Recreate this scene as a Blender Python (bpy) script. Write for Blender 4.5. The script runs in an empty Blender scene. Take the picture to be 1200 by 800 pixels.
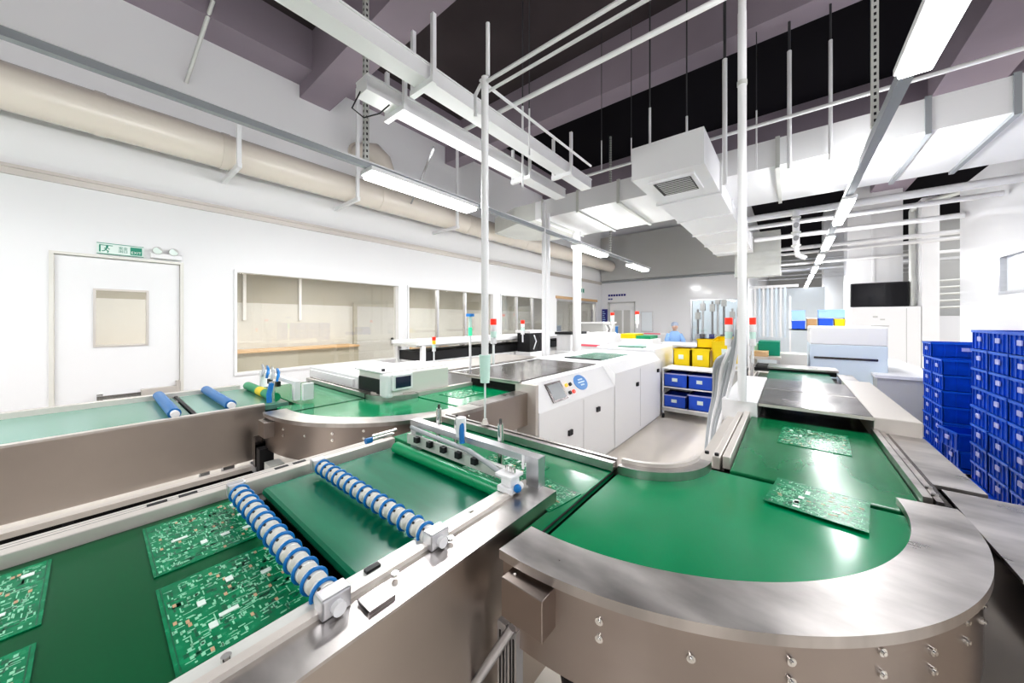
import bpy, bmesh, math, random
from mathutils import Vector, Matrix
random.seed(7)
PI = math.pi
scn = bpy.context.scene
COL = scn.collection

# ------------------------------------------------------------------ materials
def mat(name, col, rough=.5, metal=0., noise=None, emis=None, spec=None, bump=None, coat=0.):
    m = bpy.data.materials.new(name); m.use_nodes = True
    nt = m.node_tree; b = nt.nodes['Principled BSDF']
    b.inputs['Base Color'].default_value = (*col, 1)
    b.inputs['Roughness'].default_value = rough
    b.inputs['Metallic'].default_value = metal
    if spec is not None: b.inputs['Specular IOR Level'].default_value = spec
    if coat: b.inputs['Coat Weight'].default_value = coat; b.inputs['Coat Roughness'].default_value = .08
    if emis: b.inputs['Emission Color'].default_value = (*emis[0], 1); b.inputs['Emission Strength'].default_value = emis[1]
    if noise:   # (scale xyz, amount, rough amount)
        tc = nt.nodes.new('ShaderNodeTexCoord'); mp = nt.nodes.new('ShaderNodeMapping'); nz = nt.nodes.new('ShaderNodeTexNoise')
        mp.inputs['Scale'].default_value = noise[0]; nz.inputs['Scale'].default_value = 1.; nz.inputs['Detail'].default_value = 4
        nt.links.new(tc.outputs['Object'], mp.inputs['Vector']); nt.links.new(mp.outputs[0], nz.inputs['Vector'])
        mr = nt.nodes.new('ShaderNodeMapRange'); mr.inputs['From Min'].default_value = .3; mr.inputs['From Max'].default_value = .7
        mr.inputs['To Min'].default_value = 1 - noise[1]; mr.inputs['To Max'].default_value = 1 + noise[1]
        nt.links.new(nz.outputs['Fac'], mr.inputs['Value'])
        vm = nt.nodes.new('ShaderNodeVectorMath'); vm.operation = 'SCALE'; vm.inputs[0].default_value = col
        nt.links.new(mr.outputs[0], vm.inputs['Scale']); nt.links.new(vm.outputs[0], b.inputs['Base Color'])
        m2 = nt.nodes.new('ShaderNodeMapRange'); m2.inputs['From Min'].default_value = .3; m2.inputs['From Max'].default_value = .7
        m2.inputs['To Min'].default_value = max(.02, rough - noise[2]); m2.inputs['To Max'].default_value = rough + noise[2]
        nt.links.new(nz.outputs['Fac'], m2.inputs['Value']); nt.links.new(m2.outputs[0], b.inputs['Roughness'])
    return m
MT = {}
def mk(k, *a, **kw): MT[k] = mat(k, *a, **kw)
mk('wall_white', (.86,.86,.87), .45)
mk('wall_gloss', (.82,.82,.84), .22, coat=.3)
mk('wall_grey', (.55,.55,.54), .6)
mk('upper_wall', (.74,.74,.73), .6, noise=((.6,.6,.6),.05,.02))
mk('taupe', (.43,.41,.35), .6)
mk('beige_wall', (.66,.655,.63), .6)
mk('orange_tan', (.62,.42,.24), .6)
mk('floor', (.80,.74,.665), .22, noise=((.8,.8,1),.05,.06))
mk('ceiling', (.010,.009,.012), .9, spec=.1)
mk('ceiling_near_lit', (.075,.062,.066), .9, spec=.1, noise=((.7,.7,.7),.2,.02))  # lit near bay of the dark slab; the light is in the colour
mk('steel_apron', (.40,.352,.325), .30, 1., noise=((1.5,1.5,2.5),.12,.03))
mk('beam', (.34,.29,.335), .8, noise=((.5,.5,.5),.15,.05), spec=.2)
mk('steel', (.53,.475,.43), .33, 1., noise=((.7,1.2,1.6),.10,.02))
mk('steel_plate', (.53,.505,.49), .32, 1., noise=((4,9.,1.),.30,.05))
mk('steel_dark', (.17,.155,.155), .2, 1., noise=((2,2,2),.2,.08))
mk('aluminium', (.66,.66,.68), .35, .85, noise=((3,30,30),.05,.06))
mk('rail_cream', (.66,.62,.58), .35, .35)
mk('chrome', (.78,.77,.75), .12, 1.)
mk('white_paint', (.84,.84,.85), .35)
mk('cream_paint', (.76,.75,.70), .4)
mk('pipe_beige', (.74,.68,.61), .25)
mk('galv', (.66,.67,.64), .45, .25, noise=((2,2,2),.08,.05))
mk('grey_tray', (.36,.38,.40), .5, .3)
mk('rod_grey', (.30,.30,.31), .5, .5)
mk('dark_rod', (.06,.06,.065), .6)
mk('black', (.012,.012,.014), .5)
mk('gap_black', (.006,.006,.006), .8)
mk('black_gloss', (.01,.01,.013), .08)
mk('blue_crate', (.0,.072,.54), .32, noise=((8,8,8),.2,.05))
mk('blue_rim', (.008,.12,.66), .3)
mk('blue_ring', (.005,.18,.50), .3)
mk('roller_blue', (.02,.16,.42), .4)
mk('blue_bin', (.02,.10,.62), .35)
mk('yellow', (.90,.66,.0), .4)
mk('lavender', (.45,.47,.80), .4)
mk('red', (.8,.02,.01), .3, emis=((1,.05,.02),.6))
mk('amber', (.9,.4,.02), .3, emis=((1,.45,.03),.6))
mk('green_lamp', (.05,.6,.3), .3, emis=((.1,.9,.5),.4))
mk('mint', (.66,.88,.80), .3)
mk('pink', (.9,.15,.2), .35)
mk('sign_green', (.0,.26,.16), .4)
mk('sign_white', (.78,.88,.83), .4)
mk('navy', (.03,.03,.22), .5)
mk('logo_blue', (.02,.22,.62), .35)
mk('logo_pale', (.55,.75,.95), .35)
mk('screen', (.03,.04,.08), .12)
mk('screen_grey', (.30,.32,.34), .3)
mk('cloth_blue', (.30,.48,.78), .8)
mk('cap_blue', (.38,.44,.55), .8)
mk('skin', (.62,.40,.30), .6)
mk('brown_box', (.45,.27,.13), .7)
mk('hazard_yellow', (.8,.55,.02), .5)
mk('cable_grey', (.42,.44,.46), .4)
mk('pcb', (.0,.20,.085), .25, noise=((30,30,1),.3,.05), spec=.3)
mk('pcb_pads', (.27,.62,.42), .3)
mk('pcb_dark', (.0,.11,.05), .3)
mk('pcb_white', (.72,.82,.76), .35)
mk('pcb_copper', (.55,.36,.22), .35)
mk('curtain', (.66,.75,.84), .5)
mk('partition', (.80,.86,.90), .5)
mk('clear_bag', (.80,.84,.88), .15)
mk('tube_lamp', (1,1,1), .5, emis=((1,1,1),10.))
mk('tube_lamp_far', (1,1,1), .5, emis=((1,1,1),9.))
mk('belt_dark', (.0,.088,.030), .34, noise=((1.5,6,1),.10,.04), spec=.22)
mk('belt_teal', (.0,.17,.088), .22, noise=((2,14,1),.12,.03), spec=.45)
mk('belt_green', (.0,.215,.085), .15, noise=((3,3,1),.08,.03), spec=.35)
mk('belt_mint', (.16,.34,.27), .2)
mk('roller_green', (.0,.30,.12), .35)

mk('belt_straight', (.004,.16,.06), .2, noise=((9,2,1),.12,.04), spec=.4)
def glass(name, tint, refl):
    m = bpy.data.materials.new(name); m.use_nodes = True; nt = m.node_tree; nt.nodes.clear()
    o = nt.nodes.new('ShaderNodeOutputMaterial'); t = nt.nodes.new('ShaderNodeBsdfTransparent'); g = nt.nodes.new('ShaderNodeBsdfGlossy')
    f = nt.nodes.new('ShaderNodeLayerWeight'); f.inputs['Blend'].default_value = .25
    a = nt.nodes.new('ShaderNodeMath'); a.operation = 'MULTIPLY_ADD'; a.inputs[1].default_value = .5; a.inputs[2].default_value = refl
    t.inputs[0].default_value = (*tint, 1); g.inputs['Roughness'].default_value = .02; g.inputs[0].default_value = (1,1,1,1)
    mx = nt.nodes.new('ShaderNodeMixShader')
    nt.links.new(f.outputs['Fresnel'], a.inputs[0]); nt.links.new(a.outputs[0], mx.inputs[0])
    nt.links.new(t.outputs[0], mx.inputs[1]); nt.links.new(g.outputs[0], mx.inputs[2]); nt.links.new(mx.outputs[0], o.inputs[0])
    MT[name] = m
glass('window_glass', (.82,.82,.80), .04)
glass('acrylic', (.92,.95,.94), .05)

# ------------------------------------------------------------------ mesh kit
class M:
    def __init__(s): s.v = []; s.f = []; s.sm = []
    def add(s, vs, fs, smooth=False):
        n = len(s.v); s.v += [tuple(v) for v in vs]; s.f += [tuple(i+n for i in f) for f in fs]; s.sm += [smooth]*len(fs); return s
    def box(s, x0, x1, y0, y1, z0, z1, rz=0.):
        if x0 > x1: x0, x1 = x1, x0
        if y0 > y1: y0, y1 = y1, y0
        if z0 > z1: z0, z1 = z1, z0
        vs = [(x,y,z) for z in (z0,z1) for x,y in ((x0,y0),(x1,y0),(x1,y1),(x0,y1))]
        if rz:
            cx, cy = (x0+x1)/2, (y0+y1)/2; c, q = math.cos(rz), math.sin(rz)
            vs = [(cx+(x-cx)*c-(y-cy)*q, cy+(x-cx)*q+(y-cy)*c, z) for x,y,z in vs]
        return s.add(vs, [(3,2,1,0),(4,5,6,7),(0,1,5,4),(1,2,6,5),(2,3,7,6),(3,0,4,7)])
    def prism(s, pts, z0, z1):          # polygon (ccw) in XY
        n = len(pts); vs = [(x,y,z0) for x,y in pts]+[(x,y,z1) for x,y in pts]
        return s.add(vs, [tuple(range(n-1,-1,-1)), tuple(range(n,2*n))]+[(i,(i+1)%n,n+(i+1)%n,n+i) for i in range(n)])
    def prism_y(s, pts, y0, y1):        # polygon in XZ, ccw seen from -Y
        n = len(pts); vs = [(x,y0,z) for x,z in pts]+[(x,y1,z) for x,z in pts]
        return s.add(vs, [tuple(range(n)), tuple(range(2*n-1,n-1,-1))]+[(i,n+i,n+(i+1)%n,(i+1)%n) for i in range(n)])
    def cyl(s, p0, p1, r, n=16, r1=None, caps=True):
        p0, p1 = Vector(p0), Vector(p1); d = (p1-p0).normalized()
        a = Vector((0,0,1)) if abs(d.z) < .9 else Vector((1,0,0))
        u = d.cross(a).normalized(); w = d.cross(u); r1 = r if r1 is None else r1
        vs = [p0+(u*math.cos(2*PI*i/n)+w*math.sin(2*PI*i/n))*r for i in range(n)]+[p1+(u*math.cos(2*PI*i/n)+w*math.sin(2*PI*i/n))*r1 for i in range(n)]
        s.add(vs, [(i,(i+1)%n,n+(i+1)%n,n+i) for i in range(n)], True)
        if caps: s.add(vs[:n], [tuple(range(n-1,-1,-1))]); s.add(vs[n:], [tuple(range(n))])
        return s
    def tube(s, pts, r, n=8):
        pts = [Vector(p) for p in pts]; k = len(pts); vs = []; u = None
        for i, p in enumerate(pts):
            d = (pts[min(i+1,k-1)]-pts[max(i-1,0)]).normalized()
            if u is None: u = d.cross(Vector((0,0,1)) if abs(d.z) < .9 else Vector((1,0,0))).normalized()
            else: u = (u-d*u.dot(d)).normalized()
            w = d.cross(u)
            vs += [p+(u*math.cos(2*PI*j/n)+w*math.sin(2*PI*j/n))*r for j in range(n)]
        s.add(vs, [(i*n+j,i*n+(j+1)%n,(i+1)*n+(j+1)%n,(i+1)*n+j) for i in range(k-1) for j in range(n)], True)
        s.add(vs[:n], [tuple(range(n-1,-1,-1))]); s.add(vs[-n:], [tuple(range(n))]); return s
    def sector(s, cx, cy, r0, r1, a0, a1, z0, z1, n=48):   # ring sector, angles in degrees
        A = [math.radians(a0+(a1-a0)*i/n) for i in range(n+1)]; vs = []
        for a in A:
            c, q = math.cos(a), math.sin(a)
            vs += [(cx+r0*c,cy+r0*q,z0),(cx+r1*c,cy+r1*q,z0),(cx+r1*c,cy+r1*q,z1),(cx+r0*c,cy+r0*q,z1)]
        s.add(vs, [(4*i+j,4*i+(j+1)%4,4*i+4+(j+1)%4,4*i+4+j) for i in range(n) for j in (1,3)], True)
        s.add(vs, [(4*i+j,4*i+(j+1)%4,4*i+4+(j+1)%4,4*i+4+j) for i in range(n) for j in (0,2)])
        s.add(vs, [(0,3,2,1),(4*n,4*n+1,4*n+2,4*n+3)]); return s
    def ball(s, c, r, n=10, sz=(1,1,1)):
        vs = [(c[0],c[1],c[2]+r*sz[2])]
        for i in range(1,n):
            for j in range(n*2):
                a, b = PI*i/n, PI*j/n
                vs.append((c[0]+r*sz[0]*math.sin(a)*math.cos(b), c[1]+r*sz[1]*math.sin(a)*math.sin(b), c[2]+r*sz[2]*math.cos(a)))
        vs.append((c[0],c[1],c[2]-r*sz[2])); m = n*2; fs = [(0,1+j,1+(j+1)%m) for j in range(m)]
        for i in range(n-2): fs += [(1+i*m+j,1+(i+1)*m+j,1+(i+1)*m+(j+1)%m,1+i*m+(j+1)%m) for j in range(m)]
        L = len(vs)-1; fs += [(L,1+(n-2)*m+(j+1)%m,1+(n-2)*m+j) for j in range(m)]
        return s.add(vs, fs, True)
    def build(s, name, m, parent=None, bevel=0., fix=True):
        off = Vector((0,0,0)); q = parent
        while q: off += Vector(q.location); q = q.parent
        me = bpy.data.meshes.new(name); me.from_pydata([tuple(Vector(v)-off) for v in s.v], [], s.f)
        me.polygons.foreach_set('use_smooth', s.sm)
        if fix:
            bm = bmesh.new(); bm.from_mesh(me); bmesh.ops.recalc_face_normals(bm, faces=bm.faces); bm.to_mesh(me); bm.free()
        me.materials.append(MT[m] if isinstance(m, str) else m)
        o = bpy.data.objects.new(name, me); COL.objects.link(o); o.parent = parent
        if bevel:
            b = o.modifiers.new('bevel', 'BEVEL'); b.width = bevel; b.segments = 2; b.limit_method = 'ANGLE'
        return o
def tag(o, label, cat, group=None, kind=None):
    o['label'] = label; o['category'] = cat
    if group: o['group'] = group
    if kind: o['kind'] = kind
    return o
def thing(name, label, cat, loc=(0,0,0), group=None):
    o = bpy.data.objects.new(name, None); COL.objects.link(o); o.location = loc; o.empty_display_size = .1
    return tag(o, label, cat, group)
def struct(o): o['kind'] = 'structure'; return o
def dup(root, loc, label=None, rz=None):
    r = root.copy(); COL.objects.link(r); r.location = loc
    if rz is not None: r.rotation_euler = (0,0,rz)
    if label: r['label'] = label
    for ch in list(root.children):
        c = ch.copy(); COL.objects.link(c); c.parent = r
        for g in list(ch.children):
            d = g.copy(); COL.objects.link(d); d.parent = c
    return r
def B(name, m, parent, *bx, bevel=0.):
    q = M()
    for b in bx: q.box(*b)
    return q.build(name, m, parent, bevel)
ORD = ['first','second','third','fourth','fifth','sixth','seventh','eighth','ninth','tenth']
def text_mesh(txt, size, origin, xdir, up, m, name, parent):
    cu = bpy.data.curves.new(name, 'FONT'); cu.body = txt; cu.size = size; cu.align_x = 'CENTER'; cu.align_y = 'CENTER'; cu.extrude = .001
    t = bpy.data.objects.new(name+'_src', cu); COL.objects.link(t)
    bpy.context.view_layer.update()
    me = bpy.data.meshes.new_from_object(t.evaluated_get(bpy.context.evaluated_depsgraph_get()))
    bpy.data.objects.remove(t)
    X = Vector(xdir).normalized(); U = Vector(up).normalized(); N = X.cross(U)
    R = Matrix((X,U,N)).transposed().to_4x4(); off = Vector(origin); q = parent
    while q: off -= Vector(q.location); q = q.parent
    me.transform(Matrix.Translation(off) @ R); me.materials.clear(); me.materials.append(MT[m])
    o = bpy.data.objects.new(name, me); COL.objects.link(o); o.parent = parent; return o

# ------------------------------------------------------------------ camera
cam = bpy.data.cameras.new('camera'); co = bpy.data.objects.new('camera', cam); COL.objects.link(co)
cam.sensor_width = 36; cam.lens = 12; cam.shift_y = -25/1200; cam.clip_start = .05; cam.clip_end = 200
co.location = (0,0,1.6); co.rotation_euler = (PI/2, 0, math.atan(325/400))
scn.camera = co
scn.view_settings.view_transform = 'Standard'; scn.view_settings.look = 'None'
scn.view_settings.exposure = 0.0
try: scn.view_settings.look = 'Medium High Contrast'
except Exception: pass

CZ = 5.47     # slab underside
WX = -5.4     # left wall face
FY = 11.9     # end wall face

# ------------------------------------------------------------------ room shell
struct(B('floor', 'floor', None, (-9,9,-6,26,-.2,0)))
struct(B('ceiling', 'ceiling_near_lit', None, (-9,9,-6,4.6,CZ,CZ+.2)))
struct(B('ceiling_far', 'ceiling', None, (-9,9,4.6,26,CZ,CZ+.2)))
L = M(); x0, x1 = WX-.15, WX
for y0, y1, z0, z1 in [(-6,-.256,0,5.47),(-.256,.663,2.257,5.47),(.663,1.121,0,5.47),(1.121,3.46,0,.90),(1.121,8.30,2.235,5.47),
                       (3.46,3.62,0,2.235),(3.62,8.30,0,.90),(5.95,6.2,.9,2.235),(8.30,8.75,0,5.47),(8.75,11.5,2.25,5.47),(11.5,12.05,0,5.47)]:
    L.box(x0,x1,y0,y1,z0,z1)
struct(L.build('wall_left', 'wall_white'))
F = M()
for a0, a1, z0, z1 in [(-5.55,-5.13,0,5.47),(-5.13,-4.15,2.25,2.95),(-4.15,-2.42,0,2.95),(-2.42,-.95,0,.9),(-2.42,-.95,2.25,2.95),(-5.13,-.95,2.95,5.47),(-1.02,-.95,0,2.95)]:
    F.box(a0,a1,FY,FY+.15,z0,z1)
struct(F.build('wall_end', 'wall_gloss'))
struct(B('wall_far', 'wall_grey', None, (-9,9,25.8,26,0,5.47)))
struct(B('wall_far_left', 'wall_white', None, (-1.15,-1.0,12.05,25.8,0,5.47)))
R_ = M()
R_.box(2.25,2.4,3.2,9.3,0,1.95); R_.box(2.25,2.4,3.2,6.5,2.5,3.2); R_.box(2.25,2.4,6.5,9.3,2.5,3.85); R_.box(2.25,2.4,3.2,4.2,1.95,2.5); R_.box(2.25,2.4,5.4,6.7,1.95,2.5); R_.box(2.25,2.4,7.9,9.3,1.95,2.5)
struct(R_.build('wall_right', 'wall_gloss'))
struct(B('wall_back', 'wall_white', None, (-5.4,6,-5.2,-5.05,0,5.47)))
# grey recess of the end wall above the cornice
struct(B('trim_1', 'wall_grey', None, (-5.38,-1.0,11.80,11.9,3.02,4.6)))
struct(B('trim_2', 'grey_tray', None, (-5.38,-.95,11.82,11.9,2.95,3.0)))
c = struct(M().box(WX,WX+.06,-6,11.85,2.955,2.985).box(WX,WX+.035,-6,11.85,2.90,2.955).build('trim_3', 'rail_cream'))
# beams
struct(B('trim_4', 'beam', None, (-5.4,9,4.50,4.80,4.76,CZ)))
struct(B('trim_5', 'beam', None, (-5.4,-1.2,1.86,2.27,4.76,CZ), (-1.2,9,1.86,2.27,5.2,CZ)))
struct(B('trim_6', 'beam', None, (-5.4,-4.95,-6,1.86,4.94,CZ), (-5.4,-4.95,2.27,11.8,5.1,CZ)))
struct(B('trim_7', 'beam', None, (1.63,2.3,-6,4.50,4.76,CZ),(1.63,2.3,4.8,25,4.9,CZ)))
struct(B('trim_8', 'beam', None, (-5.4,9,8.0,8.35,4.76,CZ)))
# the room behind the left windows
struct(B('wall_corridor', 'beige_wall', None, (-8.6,-8.5,-2,12,0,1.95)))
struct(B('wall_corridor_upper', 'taupe', None, (-8.6,-8.5,-2,12,1.95,2.6)))
struct(B('ceiling_corridor', 'wall_grey', None, (-8.5,-5.55,-2,12,2.6,2.7)))
struct(B('wall_corridor_end', 'beige_wall', None, (-8.5,-5.55,-2.1,-2,0,2.6)))
struct(B('wall_corridor_far', 'wall_grey', None, (-8.5,-5.55,12,12.1,0,2.6)))

# door 1 (left wall)
d = struct(B('door_1', 'wall_white', None, (-5.46,-5.425,-.225,.02,0,2.23),(-5.46,-5.425,.378,.632,0,2.23),(-5.46,-5.425,.02,.378,0,1.34),(-5.46,-5.425,.02,.378,1.91,2.23)))
B('door_frame', 'cream_paint', d, (-5.50,-5.385,-.256,-.228,0,2.257),(-5.50,-5.385,.635,.663,0,2.257),(-5.50,-5.385,-.228,.635,2.232,2.257))
B('vision_frame', 'rail_cream', d, (-5.47,-5.412,.008,.026,1.325,1.92),(-5.47,-5.412,.372,.39,1.325,1.92),(-5.47,-5.412,.026,.372,1.325,1.343),(-5.47,-5.412,.026,.372,1.902,1.92))
B('pane', 'window_glass', d, (-5.446,-5.44,.026,.372,1.343,1.902))
B('push_bar', 'chrome', d, (-5.40,-5.36,.03,.56,.80,.835),(-5.425,-5.40,.03,.07,.785,.85))
B('bar_housing', 'rail_cream', d, (-5.42,-5.355,.33,.60,.79,.86),(-5.425,-5.36,.60,.63,.76,.92),bevel=.004)
# exit sign
s = thing('exit_sign', 'green and white running man exit sign above the white door', 'sign', (-5.4,.21,2.30))
B('panel', 'sign_white', s, (-5.395,-5.375,.03,.35,2.275,2.375))
B('frame', 'sign_green', s, (-5.375,-5.373,.03,.35,2.375,2.381),(-5.375,-5.373,.03,.35,2.270,2.276))
B('lettering_block', 'sign_green', s, (-5.375,-5.372,.255,.338,2.285,2.365))
text_mesh('EXIT', .036, (-5.371,.2965,2.308), (0,1,0), (0,0,1), 'sign_white', 'lettering', s)
text_mesh('安全\n出口', .032, (-5.372,.205,2.325), (0,1,0), (0,0,1), 'sign_green', 'lettering', s)
q = M()
q.box(-5.375,-5.372,.045,.055,2.29,2.362).box(-5.375,-5.372,.045,.135,2.355,2.362)
q.ball((-5.374,.098,2.347), .009, 6, (.3,1,1))
for a, b in [((.097,2.338),(.088,2.315)),((.088,2.315),(.105,2.302)),((.105,2.302),(.100,2.285)),((.088,2.315),(.075,2.300)),((.075,2.300),(.062,2.300)),((.096,2.333),(.115,2.322)),((.096,2.333),(.078,2.326))]:
    q.cyl((-5.374,a[0],a[1]),(-5.374,b[0],b[1]),.004,6)
q.build('running_man', 'sign_green', s)
s = thing('exit_sign', 'small far green exit sign near the doorway by the end wall', 'sign', (-5.4,10.2,2.55))
B('panel', 'sign_white', s, (-5.395,-5.375,9.9,10.5,2.50,2.68))
for y0, y1 in ((9.93,10.05),(10.12,10.2),(10.24,10.32),(10.38,10.47)): B('pictogram', 'sign_green', s, (-5.375,-5.372,y0,y1,2.53,2.65))
# twin emergency lamp beside it
s = thing('emergency_lamp', 'white twin head emergency lamp beside the green exit sign', 'lamp', (-5.4,.53,2.30))
B('box', 'white_paint', s, (-5.395,-5.34,.40,.645,2.275,2.33),bevel=.006)
for y in (.46,.585):
    M().cyl((-5.37,y,2.33),(-5.37,y,2.35),.01,8).build('neck','white_paint',s)
    h = M().cyl((-5.39,y,2.365),(-5.33,y-.01,2.355),.030,16,.042).build('lamp_head','wall_grey',s)
    M().cyl((-5.329,y-.01,2.355),(-5.325,y-.01,2.355),.036,16).build('lens','sign_white',h)

# windows of the left wall
def window(n, y0, y1, z0=.9, z1=2.235, mull=()):
    w = struct(B('window_%d'%n, 'wall_white', None, (-5.53,-5.38,y0,y0+.03,z0,z1),(-5.53,-5.38,y1-.03,y1,z0,z1),(-5.53,-5.38,y0+.03,y1-.03,z0,z0+.03),(-5.53,-5.38,y0+.03,y1-.03,z1-.03,z1)))
    for m in mull: B('mullion', 'aluminium', w, (-5.50,-5.43,m-.02,m+.02,z0+.03,z1-.03))
    ys = [y0+.03]+list(mull)+[y1-.03]
    for a, b in zip(ys, ys[1:]): B('pane', 'window_glass', w, (-5.475,-5.465,a,b,z0+.03,z1-.03))
window(1, 1.121, 3.46, mull=())
window(2, 3.62, 5.95, mull=(4.35,5.1))
window(3, 6.2, 8.30, mull=(6.9,7.6))
d = struct(B('door_2', 'aluminium', None, (-5.52,-5.42,8.75,8.81,0,2.25),(-5.52,-5.42,11.44,11.5,0,2.25),(-5.52,-5.42,8.81,11.44,2.19,2.25),(-5.5,-5.44,10.1,10.14,0,2.19)))
B('pane', 'window_glass', d, (-5.475,-5.465,8.81,10.1,0.02,2.19),(-5.475,-5.465,10.14,11.44,.02,2.19))
B('header', 'orange_tan', d, (-5.40,-5.37,8.7,11.5,2.25,2.33))
# corridor contents
d = struct(B('door_3', 'wall_grey', None, (-8.5,-8.44,4.2,5.3,0,1.95)))
B('door_frame', 'taupe', d, (-8.5,-8.42,4.12,4.2,0,2.03),(-8.5,-8.42,5.3,5.38,0,2.03),(-8.5,-8.42,4.2,5.3,1.95,2.03))
B('handle', 'black', d, (-8.44,-8.40,5.15,5.2,.95,1.12))
t = thing('low_counter', 'tan counter running along the corridor behind the large window', 'counter', (-8.2,2.6,0))
B('top', 'orange_tan', t, (-8.48,-7.9,-1,4.0,.98,1.02)); B('body', 'taupe', t, (-8.45,-7.95,-1,4.0,0,.98))
t = thing('cardboard_stack', 'orange cardboard stack behind the second window', 'box', (-6.3,4.6,0))
B('carton', 'orange_tan', t, (-6.6,-6.0,4.3,5.2,0,.62)); B('carton', 'orange_tan', t, (-6.55,-6.05,4.35,5.15,.62,1.18))
t = thing('hanging_tube_light', 'bright ceiling light glimpsed through the second window', 'light', (-7.2,4.6,2.4))
B('housing', 'white_paint', t, (-7.25,-7.15,4.2,5.0,2.52,2.6)); B('tube', 'tube_lamp_far', t, (-7.23,-7.17,4.25,4.95,2.49,2.52))
for k,(y,l) in enumerate([(1.9,'first'),(2.9,'second')]):
    tag(B('conduit','white_paint',None,(-8.49,-8.44,y,y+.05,1.6,2.6)), l+' white conduit on the corridor wall seen through the large window', 'conduit')

# end wall: door, board, signs
d = struct(B('door_4', 'wall_white', None, (-5.10,-4.18,11.95,11.99,0,2.22)))
B('door_frame', 'wall_grey', d, (-5.13,-5.09,11.88,12.0,0,2.25),(-4.19,-4.15,11.88,12.0,0,2.25),(-5.13,-4.15,11.88,12.0,2.21,2.25))
B('pane', 'wall_grey', d, (-4.95,-4.65,11.94,11.955,.3,1.95),(-4.58,-4.35,11.94,11.955,.3,1.95))
t = thing('notice_board', 'tall dark notice board beside the end wall door', 'board', (-5.25,11.88,1.3))
B('board', 'navy', t, (-5.36,-5.16,11.86,11.89,1.25,2.0)); q = M()
for i in range(9): q.box(-5.33,-5.33+random.uniform(.06,.14),11.852,11.859,1.32+i*.072,1.345+i*.072)
q.build('print', 'logo_pale', t)
t = thing('wall_sign', 'small navy lettered sign high on the end wall', 'sign', (-4.85,11.88,2.5)); q = M()
for i in range(7): q.box(-5.13+i*.095,-5.13+i*.095+.07,11.885,11.898,2.46,2.53)
for i in range(2): q.box(-5.13+i*.09,-5.13+i*.09+.065,11.885,11.898,2.34,2.385)
q.build('lettering', 'navy', t)
w = struct(B('window_4', 'aluminium', None, (-2.42,-2.38,11.88,12.03,.9,2.25),(-1.06,-1.02,11.88,12.03,.9,2.25),(-2.38,-1.06,11.88,12.03,.9,.94),(-2.38,-1.06,11.88,12.03,2.21,2.25)))
B('pane','window_glass',w,(-2.38,-1.06,11.95,11.96,.94,2.21))
w = struct(B('window_5', 'aluminium', None, (-3.95,-3.55,11.87,11.9,1.2,1.9))); B('pane','clear_bag',w,(-3.92,-3.58,11.86,11.87,1.23,1.87))
# pale room behind window 4
struct(B('wall_inner_room', 'curtain', None, (-5.2,-1.15,15.0,15.1,0,5.4)))
for i in range(9):
    x = -2.95+i*.215+random.uniform(-.05,.05)
    t = thing('test_fixture', '%s upright steel test fixture from the left behind the end wall window'%ORD[i], 'machine', (x,13.4,0), 'test fixtures behind the end wall window')
    h = random.uniform(1.9,2.5)
    M().cyl((x,13.4,1.0),(x,13.4,h),.035,8).build('column','aluminium' if i%2 else 'rod_grey',t)
    B('head','wall_grey',t,(x-.07,x+.07,13.3,13.5,h-.35,h-.1)); B('base','steel_dark' if i%3==0 else 'navy' if i%3==1 else 'aluminium',t,(x-.08,x+.08,13.25,13.55,.95,1.12))
    B('stand','wall_grey',t,(x-.1,x+.1,13.2,13.6,0,.95))

# ------------------------------------------------------------------ overhead services
t = thing('ventilation_pipe', 'large beige round ventilation pipe running along the left wall', 'pipe', (-5.0,3,3.52))
M().cyl((-5.0,-5,3.52),(-5.0,11.75,3.52),.19,40).build('pipe','pipe_beige',t)
for y in (-1.6,.05,.95,2.85,4.7,6.6,8.5,10.4):
    M().cyl((-5.0,y-.035,3.52),(-5.0,y+.035,3.52),.197,40).build('joint_band','pipe_beige',t)
for y,lab in ((1.02,'leftmost'),(2.35,'middle'),(4.2,'right')):
    t = thing('pipe_bracket', lab+' pale strut bracket carrying the large beige pipe on the left wall', 'bracket', (-5.0,y,3.3))
    B('bar','white_paint',t,(-5.4,-4.66,y-.02,y+.02,3.27,3.32)); B('strut','white_paint',t,(-4.72,-4.68,y-.02,y+.02,3.32,4.94 if y>1.5 else 3.75))
t = thing('branch_elbow', 'short beige duct elbow rising from the round pipe to the wall', 'duct', (-5.0,3.6,3.7))
M().tube([(-5.0,2.95,3.6),(-5.0,2.95,3.95),(-5.02,2.9,4.12),(-5.1,2.82,4.24),(-5.25,2.75,4.27),(-5.37,2.72,4.27)],.15,24).build('elbow','pipe_beige',t)
M().cyl((-5.395,2.72,4.27),(-5.36,2.72,4.27),.18,24).build('flange','pipe_beige',t)

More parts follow.
